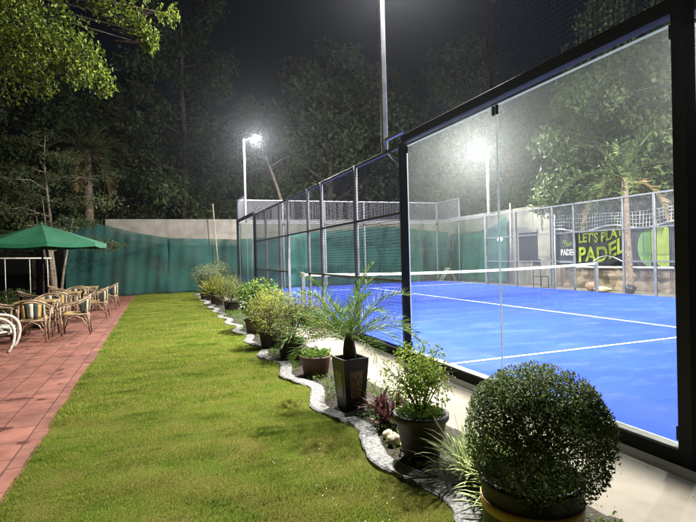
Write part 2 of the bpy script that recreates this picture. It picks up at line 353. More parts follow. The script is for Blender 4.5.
# lawn with gentle lumps and sod seams
def lawn_z(x, y):
    x = np.asarray(x, float); y = np.asarray(y, float)
    z = .045*(vnoise(x*.55, y, 1.5, 1)-.5) + .030*(vnoise(x*.7, y*1.3, 3.6, 2)-.5) + .010*(vnoise(x, y, 9, 3)-.5)
    seam = np.abs(((y + .10*vnoise(x, y, 1.2, 5)) / .62) % 1 - .5)*2
    z = z - .012*np.clip((seam-.9)/.1, 0, 1)*(vnoise(x, y, 2.1, 6) > .45)
    return G + z + .004
ys = np.concatenate([np.arange(-3.4, 6, .05), np.arange(6, 22.2, .1)])
P = []
for y in ys:
    xs = np.linspace(-4.345, kx(y)-KW+.01, 56); P.append(np.stack([xs, np.full(56, y), lawn_z(xs, np.full(56, y))], 1))
P = np.array(P); P[:, 0:2, 2] = G-.05*0+.0; P = P
MB().grid(P).build('lawn', 'thatch')['kind'] = 'structure'
MB().box(-7.6, -4.35, -3.5, 22.0, G-.05, G).build('path', 'tile')['kind'] = 'structure'
def blades(n, y0, y1, h, w):
    y = rng.uniform(y0, y1, n); kxs = np.interp(y, np.arange(-4, 23, .05), [kx(t) for t in np.arange(-4, 23, .05)])
    x = -4.37 + (kxs-KW+.015+4.37)*rng.random(n)
    z = lawn_z(x, y)-.004
    th = vnoise(x, y, 5, 8)
    hh = h*rng.uniform(.5, 1.25, n)*(.55+.8*th); a = rng.uniform(0, 2*PI, n); d = np.stack([np.cos(a), np.sin(a)], 1)
    ln = rng.uniform(.2, 1.1, n)[:, None]*hh[:, None]; ww = w*rng.uniform(.7, 1.3, n)[:, None]
    sd = np.stack([-d[:, 1], d[:, 0]], 1)*ww*.5
    b = np.stack([x, y], 1); A = np.column_stack([b-sd, z]); B = np.column_stack([b+sd, z]); T = np.column_stack([b+d*ln, z+hh])
    return np.stack([A, B, T], 1).reshape(-1, 3)
V = np.concatenate([blades(210000, -1.4, 3, .020, .0033), blades(95000, 3, 8, .026, .006), blades(70000, 8, 21.2, .028, .011)])
# a few longer tufts along both edges of the lawn
tag(polymesh('grass', V, np.arange(len(V)).reshape(-1, 3), 'grass'), 'short mown lawn grass between red paving and pebble kerb', 'grass', kind='stuff')
nC = 170; xx = rng.normal(-2.25, .22, nC); yy = rng.uniform(-.3, 1.4, nC); q = (xx < np.array([kx(v) for v in yy])-KW-.02) & (vnoise(xx, yy, 3, 21) > .5); xx, yy = xx[q], yy[q]
tag(leaves('clover', np.stack([xx, yy, lawn_z(xx, yy)+.018], 1), rng.normal(size=(len(xx), 3))+[0, 0, .6], rng.uniform(.008, .014, len(xx)), .008, 'white_print', None), 'tiny white clover flowers in the turf beside the kerb', 'clover', kind='stuff')
# kerb, bed, concrete apron
Pk = []
for y in np.arange(-3.4, 20.6, .06):
    d = (kx(y+.01)-kx(y-.01))/.02; q = 1/math.hypot(1, d); c = kx(y)
    j = .006*math.sin(y*13)+.004*math.sin(y*31)
    row = [(-KW-.004, G-.06), (-KW+j, G+.018), (-KW+.012, G+.028), (KW-.012, G+.028), (KW+j, G+.018), (KW+.004, G-.06)]
    Pk.append([(c+u*q, y-u*q*d, z) for u, z in row])
MB().grid(Pk, False).build('kerb', 'pebble')['kind'] = 'structure'
Pb = []
for y in np.arange(-3.4, 20.6, .08):
    xs = np.linspace(kx(y)+KW-.02, -1.07, 12); Pb.append([(x, y, G-.012+.03*float(vnoise(np.array(x), np.array(y), 6, 4))) for x in xs])
MB().grid(Pb).build('planting_bed', 'soil')['kind'] = 'structure'
MB().box(-1.09, -.101, -3.5, 21.9, G-.08, G).build('pavement', 'concrete', bevel=.006)['kind'] = 'structure'
MB().box(10.101, 12.0, -3.5, 21.9, G-.08, G).build('pavement', 'concrete')['kind'] = 'structure'
MB().box(-.1, 10.1, 20.1, 21.9, G-.08, G+.004).build('pavement', 'concrete')['kind'] = 'structure'
cs = MB().box(0.0, 10.0, 0.0, 20.0, -.09, 0).build('court_surface', 'court'); cs['kind'] = 'structure'
for (x0, x1, y0, y1) in ((.01, 9.99, 3.0, 3.05), (.01, 9.99, 16.95, 17.0), (4.975, 5.025, 3.05, 16.95)):
    MB().box(x0, x1, y0, y1, .001, .004).build('court_line', 'white', cs)
# ================================================================ COURT CAGE
def mesh_panel(y0, y1, z0, z1, x, mt, parent, axis='y', step=.05):
    b = MB(); r = .0024
    n = max(1, int(round((y1-y0)/step))); k = max(1, int(round((z1-z0)/step)))
    for i in range(1, n):
        a = y0+(y1-y0)*i/n
        if axis == 'y': b.box(x-r, x+r, a-r, a+r, z0, z1)
        else: b.box(a-r, a+r, x-r, x+r, z0, z1)
    for i in range(1, k):
        a = z0+(z1-z0)*i/k
        if axis == 'y': b.box(x+r, x+3*r, y0, y1, a-r, a+r)
        else: b.box(y0, y1, x+r, x+3*r, a-r, a+r)
    return b.build('mesh_panel', mt, parent)
def glass_pane(a0, a1, x, parent, axis='y', hgt=2.95):
    b = MB(); g = .008
    if axis == 'y': b.box(x-.006, x+.006, a0+g, a1-g, .012, hgt)
    else: b.box(a0+g, a1-g, x-.006, x+.006, .012, hgt)
    p = b.build('glass_pane', 'glass', parent)
    for a in (a0+.0045, a1-.0045):
        e = MB()
        if axis == 'y': e.box(x-.0062, x+.0062, a-.0035, a+.0035, .012, hgt)
        else: e.box(a-.0035, a+.0035, x-.0062, x+.0062, .012, hgt)
        e.build('pane_edge', 'edge', p)
    e = MB()
    if axis == 'y': e.box(x-.0085, x+.0085, a0+g, a1-g, hgt-.012, hgt+.001)
    else: e.box(a0+g, a1-g, x-.0085, x+.0085, hgt-.012, hgt+.001)
    e.build('pane_edge', 'edge', p)
    for a in (a0+.03, a1-.03):
        for z in (hgt-.06, .09) if axis == 'y' else (hgt-.06,):
            c = MB()
            if axis == 'y': c.box(x-.03, x-.0062, a-.016, a+.016, z-.05, z+.05)
            else: c.box(a-.016, a+.016, x-.03, x-.0062, z-.05, z+.05)
            c.build('clamp', 'steel_black', p, bevel=.004)
    return p
def side_fence(X, sgn, label, near):
    """sgn -1: frame stands on the -x side of the line"""
    t = thing('court_fence', label, 'fence', (X, 0, 0))
    fx = lambda a, b: (min(sgn*a, sgn*b), max(sgn*a, sgn*b))
    lm = 'steel' if near else 'steel_grey'; wm = 'wire' if near else 'wire_grey'
    for y, w, z1 in ((-.05, .1, 4.06), (4.08, .08, 3.0), (6, .07, 3.0), (8, .07, 3.0), (9.05, .04, 3.0), (11, .04, 3.0), (12, .07, 3.0), (14, .07, 3.0), (15.95, .08, 3.0), (20.05, .1, 4.0)):
        big = y in (-.05, 4.08, 15.95, 20.05)
        x0, x1 = fx(.0, .1 if big else .07)
        MB().box(x0, x1, y-w/2, y+w/2, G, z1).build('post', 'steel_black' if (near and big) else 'steel_grey', t, bevel=.004)
    for y0, y1 in ((0, 4.04), (15.99, 20)):
        x0, x1 = fx(.0, .1); MB().box(x0, x1, y0, y1, 2.98, 3.09).build('top_rail', 'steel_black' if near else lm, t, bevel=.004)
        MB().box(x0, x1, y0, y1, G, 0).build('base_rail', 'steel_black' if near else lm, t, bevel=.003)
        x0, x1 = fx(-.014, .085); MB().box(x0, x1, y0+.002, y1-.002, .001, .011).build('glass_channel', 'alu', t)
    x0, x1 = fx(.01, .06)
    MB().box(x0, x1, 4.12, 15.91, 2.95, 3.0).build('top_rail', lm, t, bevel=.003)
    MB().box(x0, x1, 4.12, 15.91, G, -.03).build('base_rail', 'steel_black' if near else lm, t)
    for y0, y1 in ((4.12, 9.03), (9.07, 10.98), (11.02, 15.91)):
        MB().box(x0+.01, x1-.01, y0, y1, 1.98, 2.02).build('mid_rail', lm, t)
        if y1-y0 > 3: MB().box(x0+.01, x1-.01, y0, y1, .98, 1.02).build('mid_rail', lm, t)
    xm = sgn*.035
    for y0, y1, z0 in ((4.12, 5.965, -.03), (6.035, 7.965, -.03), (8.035, 9.03, -.03), (9.07, 10.98, 2.02), (11.02, 11.965, -.03), (12.035, 13.965, -.03), (14.035, 15.91, -.03)):
        mesh_panel(y0, y1, z0, 2.95, xm, wm, t)
    for y0, y1, zt in ((0, 2, 4.06), (18, 20, 4.0)):
        x0, x1 = fx(.02, .06); MB().box(x0, x1, y0, y1, zt-.04, zt).build('top_rail', lm if not near or y0 == 0 else 'steel_grey', t)
        ya = y1 if y0 == 0 else y0; MB().box(x0, x1, ya-.025, ya+.025, 3.09, zt-.04).build('post', lm if not near or y0 == 0 else 'steel_grey', t)
        mesh_panel(y0, y1, 3.09, zt-.04, xm, wm if y0 == 0 else 'wire_grey', t)
    for y0, y1 in ((0.02, 2), (2, 4.04), (16, 18), (18, 20)): glass_pane(y0, y1, 0, t)
    return t
side_fence(0, -1, 'near side of padel cage, black frame with two big dusty glass panes and dark mesh', True)
side_fence(10, 1, 'far long side of padel cage, grey posts and wire mesh in front of the banners', False)
def end_wall(Y, sgn, label):
    t = thing('court_end_wall', label, 'court wall', (0, Y, 0))
    y0, y1 = (0, .1) if sgn > 0 else (-.1, 0)
    MB().box(.01, 9.99, y0, y1, 2.98, 3.05).build('top_rail', 'steel_grey', t, bevel=.004)
    MB().box(.01, 9.99, y0, y1, G, 0).build('base_rail', 'steel_grey', t)
    MB().box(.01, 9.99, y0+.02, y1-.03, 3.96, 4.0).build('top_rail', 'galv', t)
    for x in (2, 4, 6, 8): MB().box(x-.04, x+.04, y0+.02, y1, G, 3.95).build('post', 'steel_grey', t)
    mesh_panel(.0, 10, 3.05, 3.96, .05*sgn, 'wire_grey', t, 'x', .05)
    for k in range(5): glass_pane(2*k+.01, 2*k+1.99, -.008*sgn, t, 'x')
    return t
end_wall(20, 1, 'glass end wall of the padel court topped with wire mesh before the teal netting')
end_wall(0, -1, 'glass end wall of the padel court behind the service line, meeting the black corner post')
# ---------------------------------------------------------------- net
t = thing('padel_net', 'low dark net with white top tape stretched across the blue court', 'net', (0, 10, 0))
for x, mm in ((.06, 'steel'), (9.94, 'steel_grey')): MB().box(x-.045, x+.045, -.045, .045, 0, 1.0).build('net_post', mm, t, bevel=.006)
def nz(x): return .97 - .09*(1-((x-5)/5)**2)
b = MB(); P = [[(x, -.012, nz(x)-.07), (x, -.014, nz(x)), (x, .014, nz(x)), (x, .012, nz(x)-.07)] for x in np.linspace(.105, 9.895, 40)]
b.grid(P); b.build('top_tape', 'white', t)
b = MB()
for x in np.arange(.12, 9.9, .045): b.box(x-.0016, x+.0016, -.0016, .0016, .02, nz(x)-.06)
for z in np.arange(.03, .86, .045):
    for x0 in np.arange(.105, 9.8, .98): b.box(x0, x0+.979, .0018, .005, z*nz(x0+.5)/.97-.0016, z*nz(x0+.5)/.97+.0016)
b.build('net_mesh', 'net', t)
# ---------------------------------------------------------------- lamps
def lamp(X, Y, z0, H, dx, label, tilt=38, head=.35, k=1.0, sp=1.0):
    t = thing('floodlight_pole', label, 'floodlight', (X, Y, 0), 0, 'floodlight poles round the court')
    s = 1 if dx > 0 else -1
    MB().box(-.04, .04, -.04, .04, z0, H).build('pole', 'galv', t, bevel=.006)
    MB().tube([(0, 0, H-.08), (s*head*.5, 0, H+.02), (s*head, 0, H+.05)], .025).build('arm', 'galv', t)
    tilt = rad(tilt)*s
    hd = MB().box(-.17, .17, -.2, .2, 0, .07).build('lamp_head', 'steel_grey', t, bevel=.015)
    hd.location = (s*(head+.12), 0, H+.02); hd.rotation_mode = 'QUATERNION'; aim = Vector((5-X, (10-Y)*1.15, 0)).normalized()*math.sin(abs(tilt)) - Vector((0, 0, math.cos(tilt))); hd.rotation_quaternion = aim.to_track_quat('-Z', 'Y')
    MB().box(-.14, .14, -.17, .17, -.012, -.002).build('lens', 'lens', hd)
    L = bpy.data.lights.new('lamp_light', 'AREA'); L.shape = 'RECTANGLE'; L.size = .28; L.size_y = .34; L.energy = LAMP_W*k; L.color = (1, .965, .9)
    lo = bpy.data.objects.new('lamp_light', L); link(lo, hd); lo.location = (0, 0, -.016)
    L = bpy.data.lights.new('lamp_spill', 'POINT'); L.energy = SPILL_W*sp; L.shadow_soft_size = .07; L.color = (1, .965, .9)
    lo = bpy.data.objects.new('lamp_spill', L); link(lo, hd); lo.location = (0, 0, -.10)
    return t
t = lamp(-.03, 4.72, 2.98, 6.3, 1, 'tall grey floodlight pole bolted on the cage beside the dusty glass, head out of view', 0, .16, 1.4)
b = MB(); b.box(-.02, .02, -.62, -.04, 3.15, 3.20); b.tube([(0, -.04, 3.02), (0, -.6, 2.75)], .022, 4); b.tube([(0, -.08, 2.98), (-.02, -.6, 2.62)], .014, 6)
b.build('bracket', 'galv', t)
lamp(-.03, 17.95, 3.09, 6.2, 1, 'lit floodlight pole at the far end of the near cage side, before dark trees')
lamp(10.03, 15.72, 3.0, 5.75, -1, 'lit floodlight on far cage side, glaring through the dusty glass', k=.75, sp=.6)
lamp(10.03, 4.72, 3.0, 5.9, -1, 'floodlight pole on the far cage side nearest the camera, out of view', k=.85, sp=.8)
# ================================================================ WALLS AND NETTING BEHIND
t = thing('concrete_wall', 'tall pale bare concrete boundary wall turning the corner behind the court', 'wall', (0, 22, 0))
MB().box(-5.5, 12.3, 0, .25, G-.05, 3.28).build('wall_panel', 'wallcon', t)
MB().box(12.0, 12.25, -7.75, -.002, G-.05, 3.36).build('wall_panel', 'wallcon', t)
for x in (-2.95, 3.2, 8.5): MB().box(x-.17, x+.17, -.06, -.002, G, 2.2).build('pilaster', 'wallcon', t)
wf = MB().box(11.95, 11.997, -7.0, -5.85, .95, 2.32).build('window', 'steel_black', t)
MB().box(11.93, 11.9485, -7.05, -5.8, 2.22, 2.34).build('lintel', 'steel_grey', wf)
def drape(name, label, top, yb, m, folds, seed, thick=.004, zb=G+.01, amp=.05, nv=22):
    """top: list of (x, y, z) along the hung edge; cloth falls to zb with folds"""
    top = np.array(top, float); s = np.concatenate([[0], np.cumsum(np.linalg.norm(np.diff(top, axis=0), axis=1))]); n = int(s[-1]/.09)+2
    u = np.linspace(0, s[-1], n); T = np.stack([np.interp(u, s, top[:, k]) for k in range(3)], 1)
    dn = np.gradient(T[:, :2], axis=0); nn = np.stack([dn[:, 1], -dn[:, 0]], 1); nn = nn/np.linalg.norm(nn, axis=1, keepdims=True)
    P = []
    for i in range(nv):
        v = i/(nv-1); z = T[:, 2]*(1-v) + zb*v
        o = amp*(np.sin(u*folds+seed+2.2*v*np.sin(u*.7+seed)) * (.35+.65*v) + .7*np.sin((u*.9 - v*3.0)*2.3+seed*2) * math.sin(PI*min(1, v+.12)) + .45*np.sin(u*folds*2.7+seed*3+v*4)) + .05*v + amp*.55*np.sin(v*9+u*1.1+seed+1.5*np.sin(u*.6)) * min(1, 3*v)
        P.append(np.stack([T[:, 0]+nn[:, 0]*o, T[:, 1]+nn[:, 1]*o, z], 1))
    o = MB().grid(P).build(name, m); solid(o, thick); return tag(o, label, 'netting', 'green shade netting')
drape('shade_net', 'dark green netting sagging from the slim palm along the left end of the wall', [(-7.0, 21.1, 3.3), (-6.2, 21.45, 3.15), (-5.4, 21.62, 2.98), (-4.3, 21.7, 2.66), (-3.4, 21.72, 2.5), (-2.9, 21.72, 2.42)], 0, 'green_net', 5, 1, amp=.07)
drape('shade_net', 'green shade netting hung level on the wall between the leaning rod and the lawn end', [(-2.92, 21.68, 2.40), (-1.5, 21.7, 2.36), (-.5, 21.72, 2.33), (.35, 21.74, 2.30)], 0, 'green_net', 4, 4, amp=.06)
drape('shade_net', 'pale teal shade netting covering the wall right behind the court end glass', [(.3, 21.64, 2.32), (2, 21.7, 2.42), (4, 21.7, 2.62), (6, 21.7, 2.75), (8, 21.7, 2.9), (10, 21.7, 2.7), (11.75, 21.7, 2.55)], 0, 'teal_net', 2.6, 2, amp=.10)
drape('shade_net', 'teal shade netting on the side wall rising to a corner beside the dark window', [(11.82, 21.5, 2.45), (11.8, 19.5, 2.35), (11.82, 18.0, 2.6), (11.8, 16.75, 3.05)], 0, 'teal_net', 3, 5, amp=.05)
tag(MB().tube([(-.72, 21.3, G), (-.95, 21.45, 3.95)], .03).build('wooden_pole', 'bark_pale'), 'thin pale wooden pole leaning against the netting and wall', 'pole')
tag(MB().tube([(11.86, 16.62, G), (11.88, 16.6, 3.62)], .035).build('fence_pole', 'galv'), 'slim grey pole rising above the side wall by the dark window', 'pole')
# banners on the right
def banner(name, label, y0, y1, z0, z1, cat='banner', wave=.03, zl=None):
    P = []
    for i in range(12):
        v = i/11; P.append([(12.0+wave*math.sin(u*9+v*3)*.6, y0+(y1-y0)*u, z0+(z1-z0)*v+(zl(u)*(1-v) if zl else 0)) for u in np.linspace(0, 1, 26)])
    o = MB().grid(P).build(name, 'black_cloth'); solid(o, .006); return tag(o, label, cat)
def text(body, size, y0, z0, m, parent, sx=1, bold=.012, warp=None, name='lettering', x=11.955):
    c = bpy.data.curves.new(name, 'FONT'); c.body = body; c.size = size; c.extrude = .003; c.offset = bold; c.resolution_u = 3
    o = bpy.data.objects.new(name, c); S.collection.objects.link(o)
    bpy.context.view_layer.update(); dg = bpy.context.evaluated_depsgraph_get()
    me = bpy.data.meshes.new_from_object(o.evaluated_get(dg)); bpy.data.objects.remove(o)
    for v in me.vertices:
        X_, Y_, Z_ = v.co; X_ *= sx; dz = warp(X_, Y_) if warp else 0
        v.co = (x-Z_, y0-X_, z0+Y_+dz)
    me.materials.clear(); me.materials.append(M[m]); me.name = name
    return link(bpy.data.objects.new(name, me), parent)
bn = banner('small_banner', 'small black banner with white PADEL lettering under a green script', 13.72, 12.86, .78, 2.12)
text('PADEL', .35, 13.63, 1.18, 'white_print', bn, sx=.72, bold=.004)
b = MB(); q = []
for k in range(60):
    s = k/59; q.append((11.95, 13.5-.48*s, 1.66+.10*math.sin(s*24)*(1-.4*s)+.05*math.sin(s*7)))
b.tube(q, .011, 5); b.tube([(11.95, 13.52, 1.53), (11.95, 13.0, 1.60)], .008, 5); b.build('script_lettering', 'lime', bn)
MB().tube([(11.95, 13.7, .9), (11.95, 12.88, .9)], .012, 6).build('white_line', 'white_print', bn)
bn = banner('padel_banner', "black banner reading LET'S PLAY PADEL in lime letters, right end lifted", 12.80, 10.75, .76, 2.16, zl=lambda u: .28*max(0, (u-.55)/.45)**1.5)
wp = lambda X_, Y_: .30*max(0, (X_-.75)/1.2)**1.3 + .04*math.sin(X_*4)
text("LET'S PLAY", .50, 12.70, 1.66, 'lime', bn, sx=.84, bold=.012, warp=lambda X_, Y_: wp(X_, Y_)*.6)
text('PADEL', .78, 12.72, .92, 'lime', bn, sx=.92, bold=.018, warp=wp)
MB().tube([(11.94, 12.0-1.3*s, .93+.25*math.sin(s*PI)*(1-.3*s)) for s in np.linspace(0, 1, 20)], .02, 6).build('hem_rope', 'white_cord', bn)
bn = banner('ball_banner', 'black banner with a big half green half lime ball shape', 10.72, 8.75, .78, 2.14)
def half_ball(y_, r0, r1, ys, m, xo, flip):
    pass
a = [(11.945, 9.62+.50*math.cos(w)*1.0, 1.42+.66*math.sin(w)) for w in np.linspace(PI/2, -PI/2, 24)]
MB().face(a).build('ball_half', 'green_print', bn)  # green against lime paints in the shading of the banner's fold
a = [(11.94, 9.60, 2.0), (11.94, 9.4, 2.12), (11.94, 9.1, 2.1), (11.94, 8.98, 2.0), (11.94, 8.99, .80), (11.94, 9.2, .76), (11.94, 9.6, .92)]
MB().face(a).build('ball_stripe', 'lime', bn)
tag(MB().tube([(11.93, 12.85, .72), (11.93, 8.85, .74)], .035).build('rail_pipe', 'white'), 'white pipe running along the foot of the black banners', 'pipe')
# volleyball style net hung above the banners
t = thing('sports_net', 'wide mesh white sports net hung above the black banners', 'net', (11.9, 0, 0))
def lo_(s): return 2.18+.10*abs(math.sin(s*PI*3.2+.4))*0+.09*math.sin(s*PI*4+1.2)
def hi_(s): return 2.72+.07*math.sin(s*5+1)
b = MB()
for s in np.linspace(0, 1, 42): b.tube([(0, 13.85-5.1*s, lo_(s)), (.01, 13.85-5.1*s+.04*math.sin(s*30), hi_(s))], .0085, 4)
for k in range(5):
    b.tube([(0, 13.85-5.1*s, lo_(s)+(hi_(s)-lo_(s))*k/4) for s in np.linspace(0, 1, 40)], .0085, 4)
b.build('netting', 'white_cord', t)
MB().tube([(-.02, 13.9-5.2*s, lo_(s)-.02) for s in np.linspace(0, 1, 50)], .028, 6).build('bottom_rope', 'white_cord', t)
for y in (13.9, 8.72): MB().tube([(.02, y, G), (.02, y, 2.95)], .03).build('post', 'white', t)
tag(MB().box(12.12, 12.45, 7.2, 14.1, G-.03, .70).build('rubble_wall', 'rubble'), 'low brown rubble stone wall under the banners', 'wall')
# court side bits
t = thing('metal_chair', 'black metal chair frame standing between far fence and side wall', 'chair', (11.2, 13.95, G))
for x, y, h in ((-.2, -.2, 1.15), (-.2, .2, 1.15), (.2, -.2, .45), (.2, .2, .45)): MB().tube([(x, y, 0), (x, y, h)], .018, 6).build('leg', 'steel_black', t)
MB().box(-.2, .2, -.2, .2, .43, .46).build('seat', 'steel_black', t); MB().box(-.215, -.19, -.2, .2, .9, 1.15).build('backrest', 'steel_black', t)
def lump(name, label, cat, loc, sx, sy, sz, m, seed, group=None):
    r2 = np.random.default_rng(seed); b = MB(); P = []
    for i in range(9):
        ph = PI*i/8; row = []
        for j in range(17):
            w = 2*PI*(j % 16)/16; q = 1+.22*math.sin(3*w+seed+i)*math.sin(ph)+.12*math.sin(7*w+seed*2+i*2)*math.sin(ph)
            row.append((sx*q*math.sin(ph)*math.cos(w), sy*q*math.sin(ph)*math.sin(w), sz*(.5-.5*math.cos(ph)*(1+.1*math.sin(w*2+seed)))))
        P.append(row)
    o = b.grid(P).build(name, m); o.location = loc; return tag(o, label, cat, group)
lump('cloth_bag', 'crumpled tan cloth bag lying by the far fence', 'bag', (11.0, 10.75, G), .22, .34, .2, 'bag', 1)
lump('cloth_bag', 'crumpled reddish bag beside the tan one by the far fence', 'bag', (11.15, 11.35, G), .16, .2, .32, 'bag_orange', 3)
lump('sports_bag', 'small dark sports bag near the palm foot behind far fence', 'bag', (11.1, 9.75, G), .16, .2, .3, 'pot_black', 5)
P = [[(x, y, z + .02*math.sin(x*25+y*9)) for (y, z) in ((-.32, 0), (-.2, .3), (-.02, .68), (.02, .68), (.25, .25), (.4, 0))] for x in np.linspace(-.5, .5, 14)]
o = MB().grid(P).build('folded_tarp', 'tarp'); solid(o, .02); o.location = (11.15, 20.9, G+.01); o.rotation_euler = (0, 0, rad(70)); tag(o, 'pale tarp folded over into a tent shape behind the far corner glass', 'tarp')
for i, (x, y, lb) in enumerate(((8.9, 17.6, 'pale ball lying on the blue turf far beyond the net'),)):
    b = MB(); b.lathe([(.033*math.sin(PI*k/12)+.0001, .033-.033*math.cos(PI*k/12)) for k in range(13)], 20); o = b.build('tennis_ball', 'lime'); o.location = (x, y, .003); tag(o, lb, 'ball')
o = MB().lathe([(.001, 0), (.16, 0), (.17, .008), (.16, .016), (.001, .016)], 30).build('oval_sign', 'white_print'); o.rotation_euler = (0, rad(90), 0); o.scale = (.55, 1.15, 1); o.location = (9.975, 14.93, 1.9)
tag(o, 'small white oval sign fixed to the far fence mesh', 'sign')
for k, (dy, w) in enumerate(((-.07, .03), (0, .03), (.07, .03))):
    MB().box(-.06, .06, dy*1.1-.018, dy*1.1+.018, -.004, -.001).build('dark_mark', 'steel_black', o)
# ================================================================ PLANTS IN POTS
def pot(prof, m, parent, soil_z, soil_r):
    p = MB().lathe(prof, 44).build('pot', m, parent)
    MB().lathe([(.001, soil_z+.012), (soil_r*.6, soil_z+.008), (soil_r, soil_z)], 28).build('soil', 'soil', p); return p
def shrub(parent, c, R3, n, L, Wd, m, base, stems=9, shell=.35, seed=1, bottom=-1, up_=.3, stem_r=.006, gap=0.0):
    """twiggy shrub: stems fan from base; leaves set on twigs within an ellipsoid"""
    r2 = np.random.default_rng(seed); c = np.array(c); R3 = np.array(R3)
    b = MB(); tips = []
    for i in range(stems):
        d = unit(r2.normal(size=3)); d[2] = abs(d[2])*.8+.1; e = c+R3*unit(d)*r2.uniform(.55, .92)
        mid = np.array(base)*.45+e*.55+r2.normal(size=3)*R3*.10+np.array([0, 0, .05])
        b.tube([base, mid, e], [stem_r, stem_r*.7, stem_r*.3], 5)
        for k in range(5):
            e2 = mid+(e-mid)*r2.random()+unit(r2.normal(size=3))*R3*.38*np.array([1, 1, .8]); b.tube([mid+(e-mid)*r2.random()*.6, e2], [stem_r*.5, stem_r*.2], 4, False); tips.append(e2)
    b.build('stem', 'twig', parent)
    d = unit(r2.normal(size=(n*3, 3))); rr = (1-shell*r2.random(n*3)**1.3)
    q = d*rr[:, None]; q = q[q[:, 2] > bottom]
    lump_ = vnoise(q[:, 0]*3+seed+q[:, 2]*2, q[:, 1]*3+q[:, 2]*3, 1.3, seed); keep = lump_ > gap; q = q[keep][:n]
    rough = 1+.16*(vnoise(q[:, 0]*4, q[:, 1]*4+q[:, 2]*3, 1.0, seed+3)-.5)
    C = c+q*R3*rough[:, None]; D = q*.8+r2.normal(size=q.shape)*.7+np.array([0, 0, up_])
    k = len(C)
    leaves('foliage', C, D, L*r2.uniform(.6, 1.2, k), Wd*r2.uniform(.7, 1.2, k), m, parent, N=q+np.array([0, 0, .8]))
def frond(p0, d0, length, droop, nl, ll, lw, vee=.5, plane=None):
    """feather leaf: returns rachis points and leaflet arrays"""
    pts = []; d = Vector(d0).normalized(); p = Vector(p0); n = 14
    for i in range(n+1):
        pts.append(p.copy()); d = (d+Vector((0, 0, -droop/n*(.4+1.2*i/n)))).normalized(); p = p+d*(length/n)
    A = np.array(pts); s = np.linspace(.12, .99, nl); idx = s*n; i0 = np.minimum(idx.astype(int), n-1); f = (idx-i0)[:, None]
    base = A[i0]*(1-f)+A[i0+1]*f; T = unit(A[i0+1]-A[i0]); side = unit(np.cross(T, np.array([0, 0, 1.0]))+1e-6); upv = np.cross(side, T)
    C, D, Ls = [], [], []
    for sg in (1, -1):
        ang = rng.uniform(.55, .95, nl)[:, None]
        D.append(side*sg*np.sin(ang)+T*np.cos(ang)+upv*(vee*rng.uniform(.3, 1, nl)[:, None])); C.append(base); Ls.append(ll*np.sin(PI*(.12+.80*s))**.6*rng.uniform(.85, 1.1, nl))
    return pts, np.concatenate(C), np.concatenate(D), np.concatenate(Ls)
def palm_crown(parent, c, n, length, droop, nl, ll, lw, m, r, elev=(-.1, 1.2), name='frond', rach='leaf_palm', seed=2, dry=0):
    r2 = np.random.default_rng(seed)
    for i in range(n):
        az = 2.399*i+r2.uniform(-.3, .3); el = elev[0]+(elev[1]-elev[0])*((i+.5)/n) + r2.uniform(-.12, .12)
        d = (math.cos(az)*math.cos(el), math.sin(az)*math.cos(el), math.sin(el))
        pts, C, D, Ls = frond(c, d, length*r2.uniform(.85, 1.1), droop*(1.1-.3*i/n), nl, ll, lw)
        mm = 'leaf_palm_dry' if i < dry else m
        fr = leaves(name, C, D, Ls, lw, mm, parent, curl=.12, fold=.15)
        MB().tube(pts, np.linspace(r, r*.25, len(pts)), 5).build('rachis', mm, fr)
# --- clipped ball in the banded drum
bx, by = -1.935, -.735
t = thing('potted_topiary', 'large clipped round bush in a black drum pot with yellow band, nearest the camera', 'potted plant', (bx, by, G))
p_ = pot([(.001, 0), (.185, 0), (.19, .01), (.203, .53), (.21, .535), (.21, .56), (.19, .56), (.185, .52)], 'pot_black', t, .525, .186); p_.location = (-.03, .012, 0)
MB().lathe([(.1985, .432), (.2055, .434), (.2075, .474), (.202, .476)], 44).build('band', 'gold', p_)
r2 = np.random.default_rng(3); b = MB(); cz = .722
for i in range(26):
    d = unit(r2.normal(size=3)); d[2] = d[2]*.7+.25; e = np.array([0, 0, cz])+unit(d)*.22
    b.tube([(r2.normal()*.03, r2.normal()*.03, .53), np.array([0, 0, .64])+d*.08+r2.normal(size=3)*.02, e], [.007, .005, .0025], 5)
    for k in range(4):
        s = r2.uniform(.4, 1); q = np.array([0, 0, .64])*(1-s)+e*s; b.tube([q, q+r2.normal(size=3)*.022], [.003, .0015], 4, False)
b.build('stem', 'twig', t)
n = 36000; d = unit(r2.normal(size=(n, 3))); rr = 1-.30*r2.random(n)**1.5; sq = np.sign(d)*np.abs(d)**.86; sq = sq/np.linalg.norm(sq, axis=1, keepdims=True)*(1+.03*np.abs(d[:, 2:3])**2)
dens = np.clip(.75+.6*d[:, 2], .42, 1)*(.45+1.1*vnoise(d[:, 0]*2.6+d[:, 2]*1.3, d[:, 1]*2.6+d[:, 2]*2.1, 1.7, 5)); keep = r2.random(n) < dens
rough = 1+.05*(vnoise(d[:, 0]*5, d[:, 1]*5+d[:, 2]*4, 1.2, 9)-.5); C = np.array([0, 0, cz])+sq*(rr*rough)[:, None]*np.array([.295, .295, .288])
C = C[keep]; d = d[keep]
out_ = r2.random(len(C)) < .01; C[out_] += d[out_]*.015
leaves('foliage', C, d*.6+r2.normal(size=d.shape)*.8, r2.uniform(.010, .022, len(C)), r2.uniform(.006, .011, len(C)), 'leaf_ball', t, N=d+np.array([0, 0, .7]))
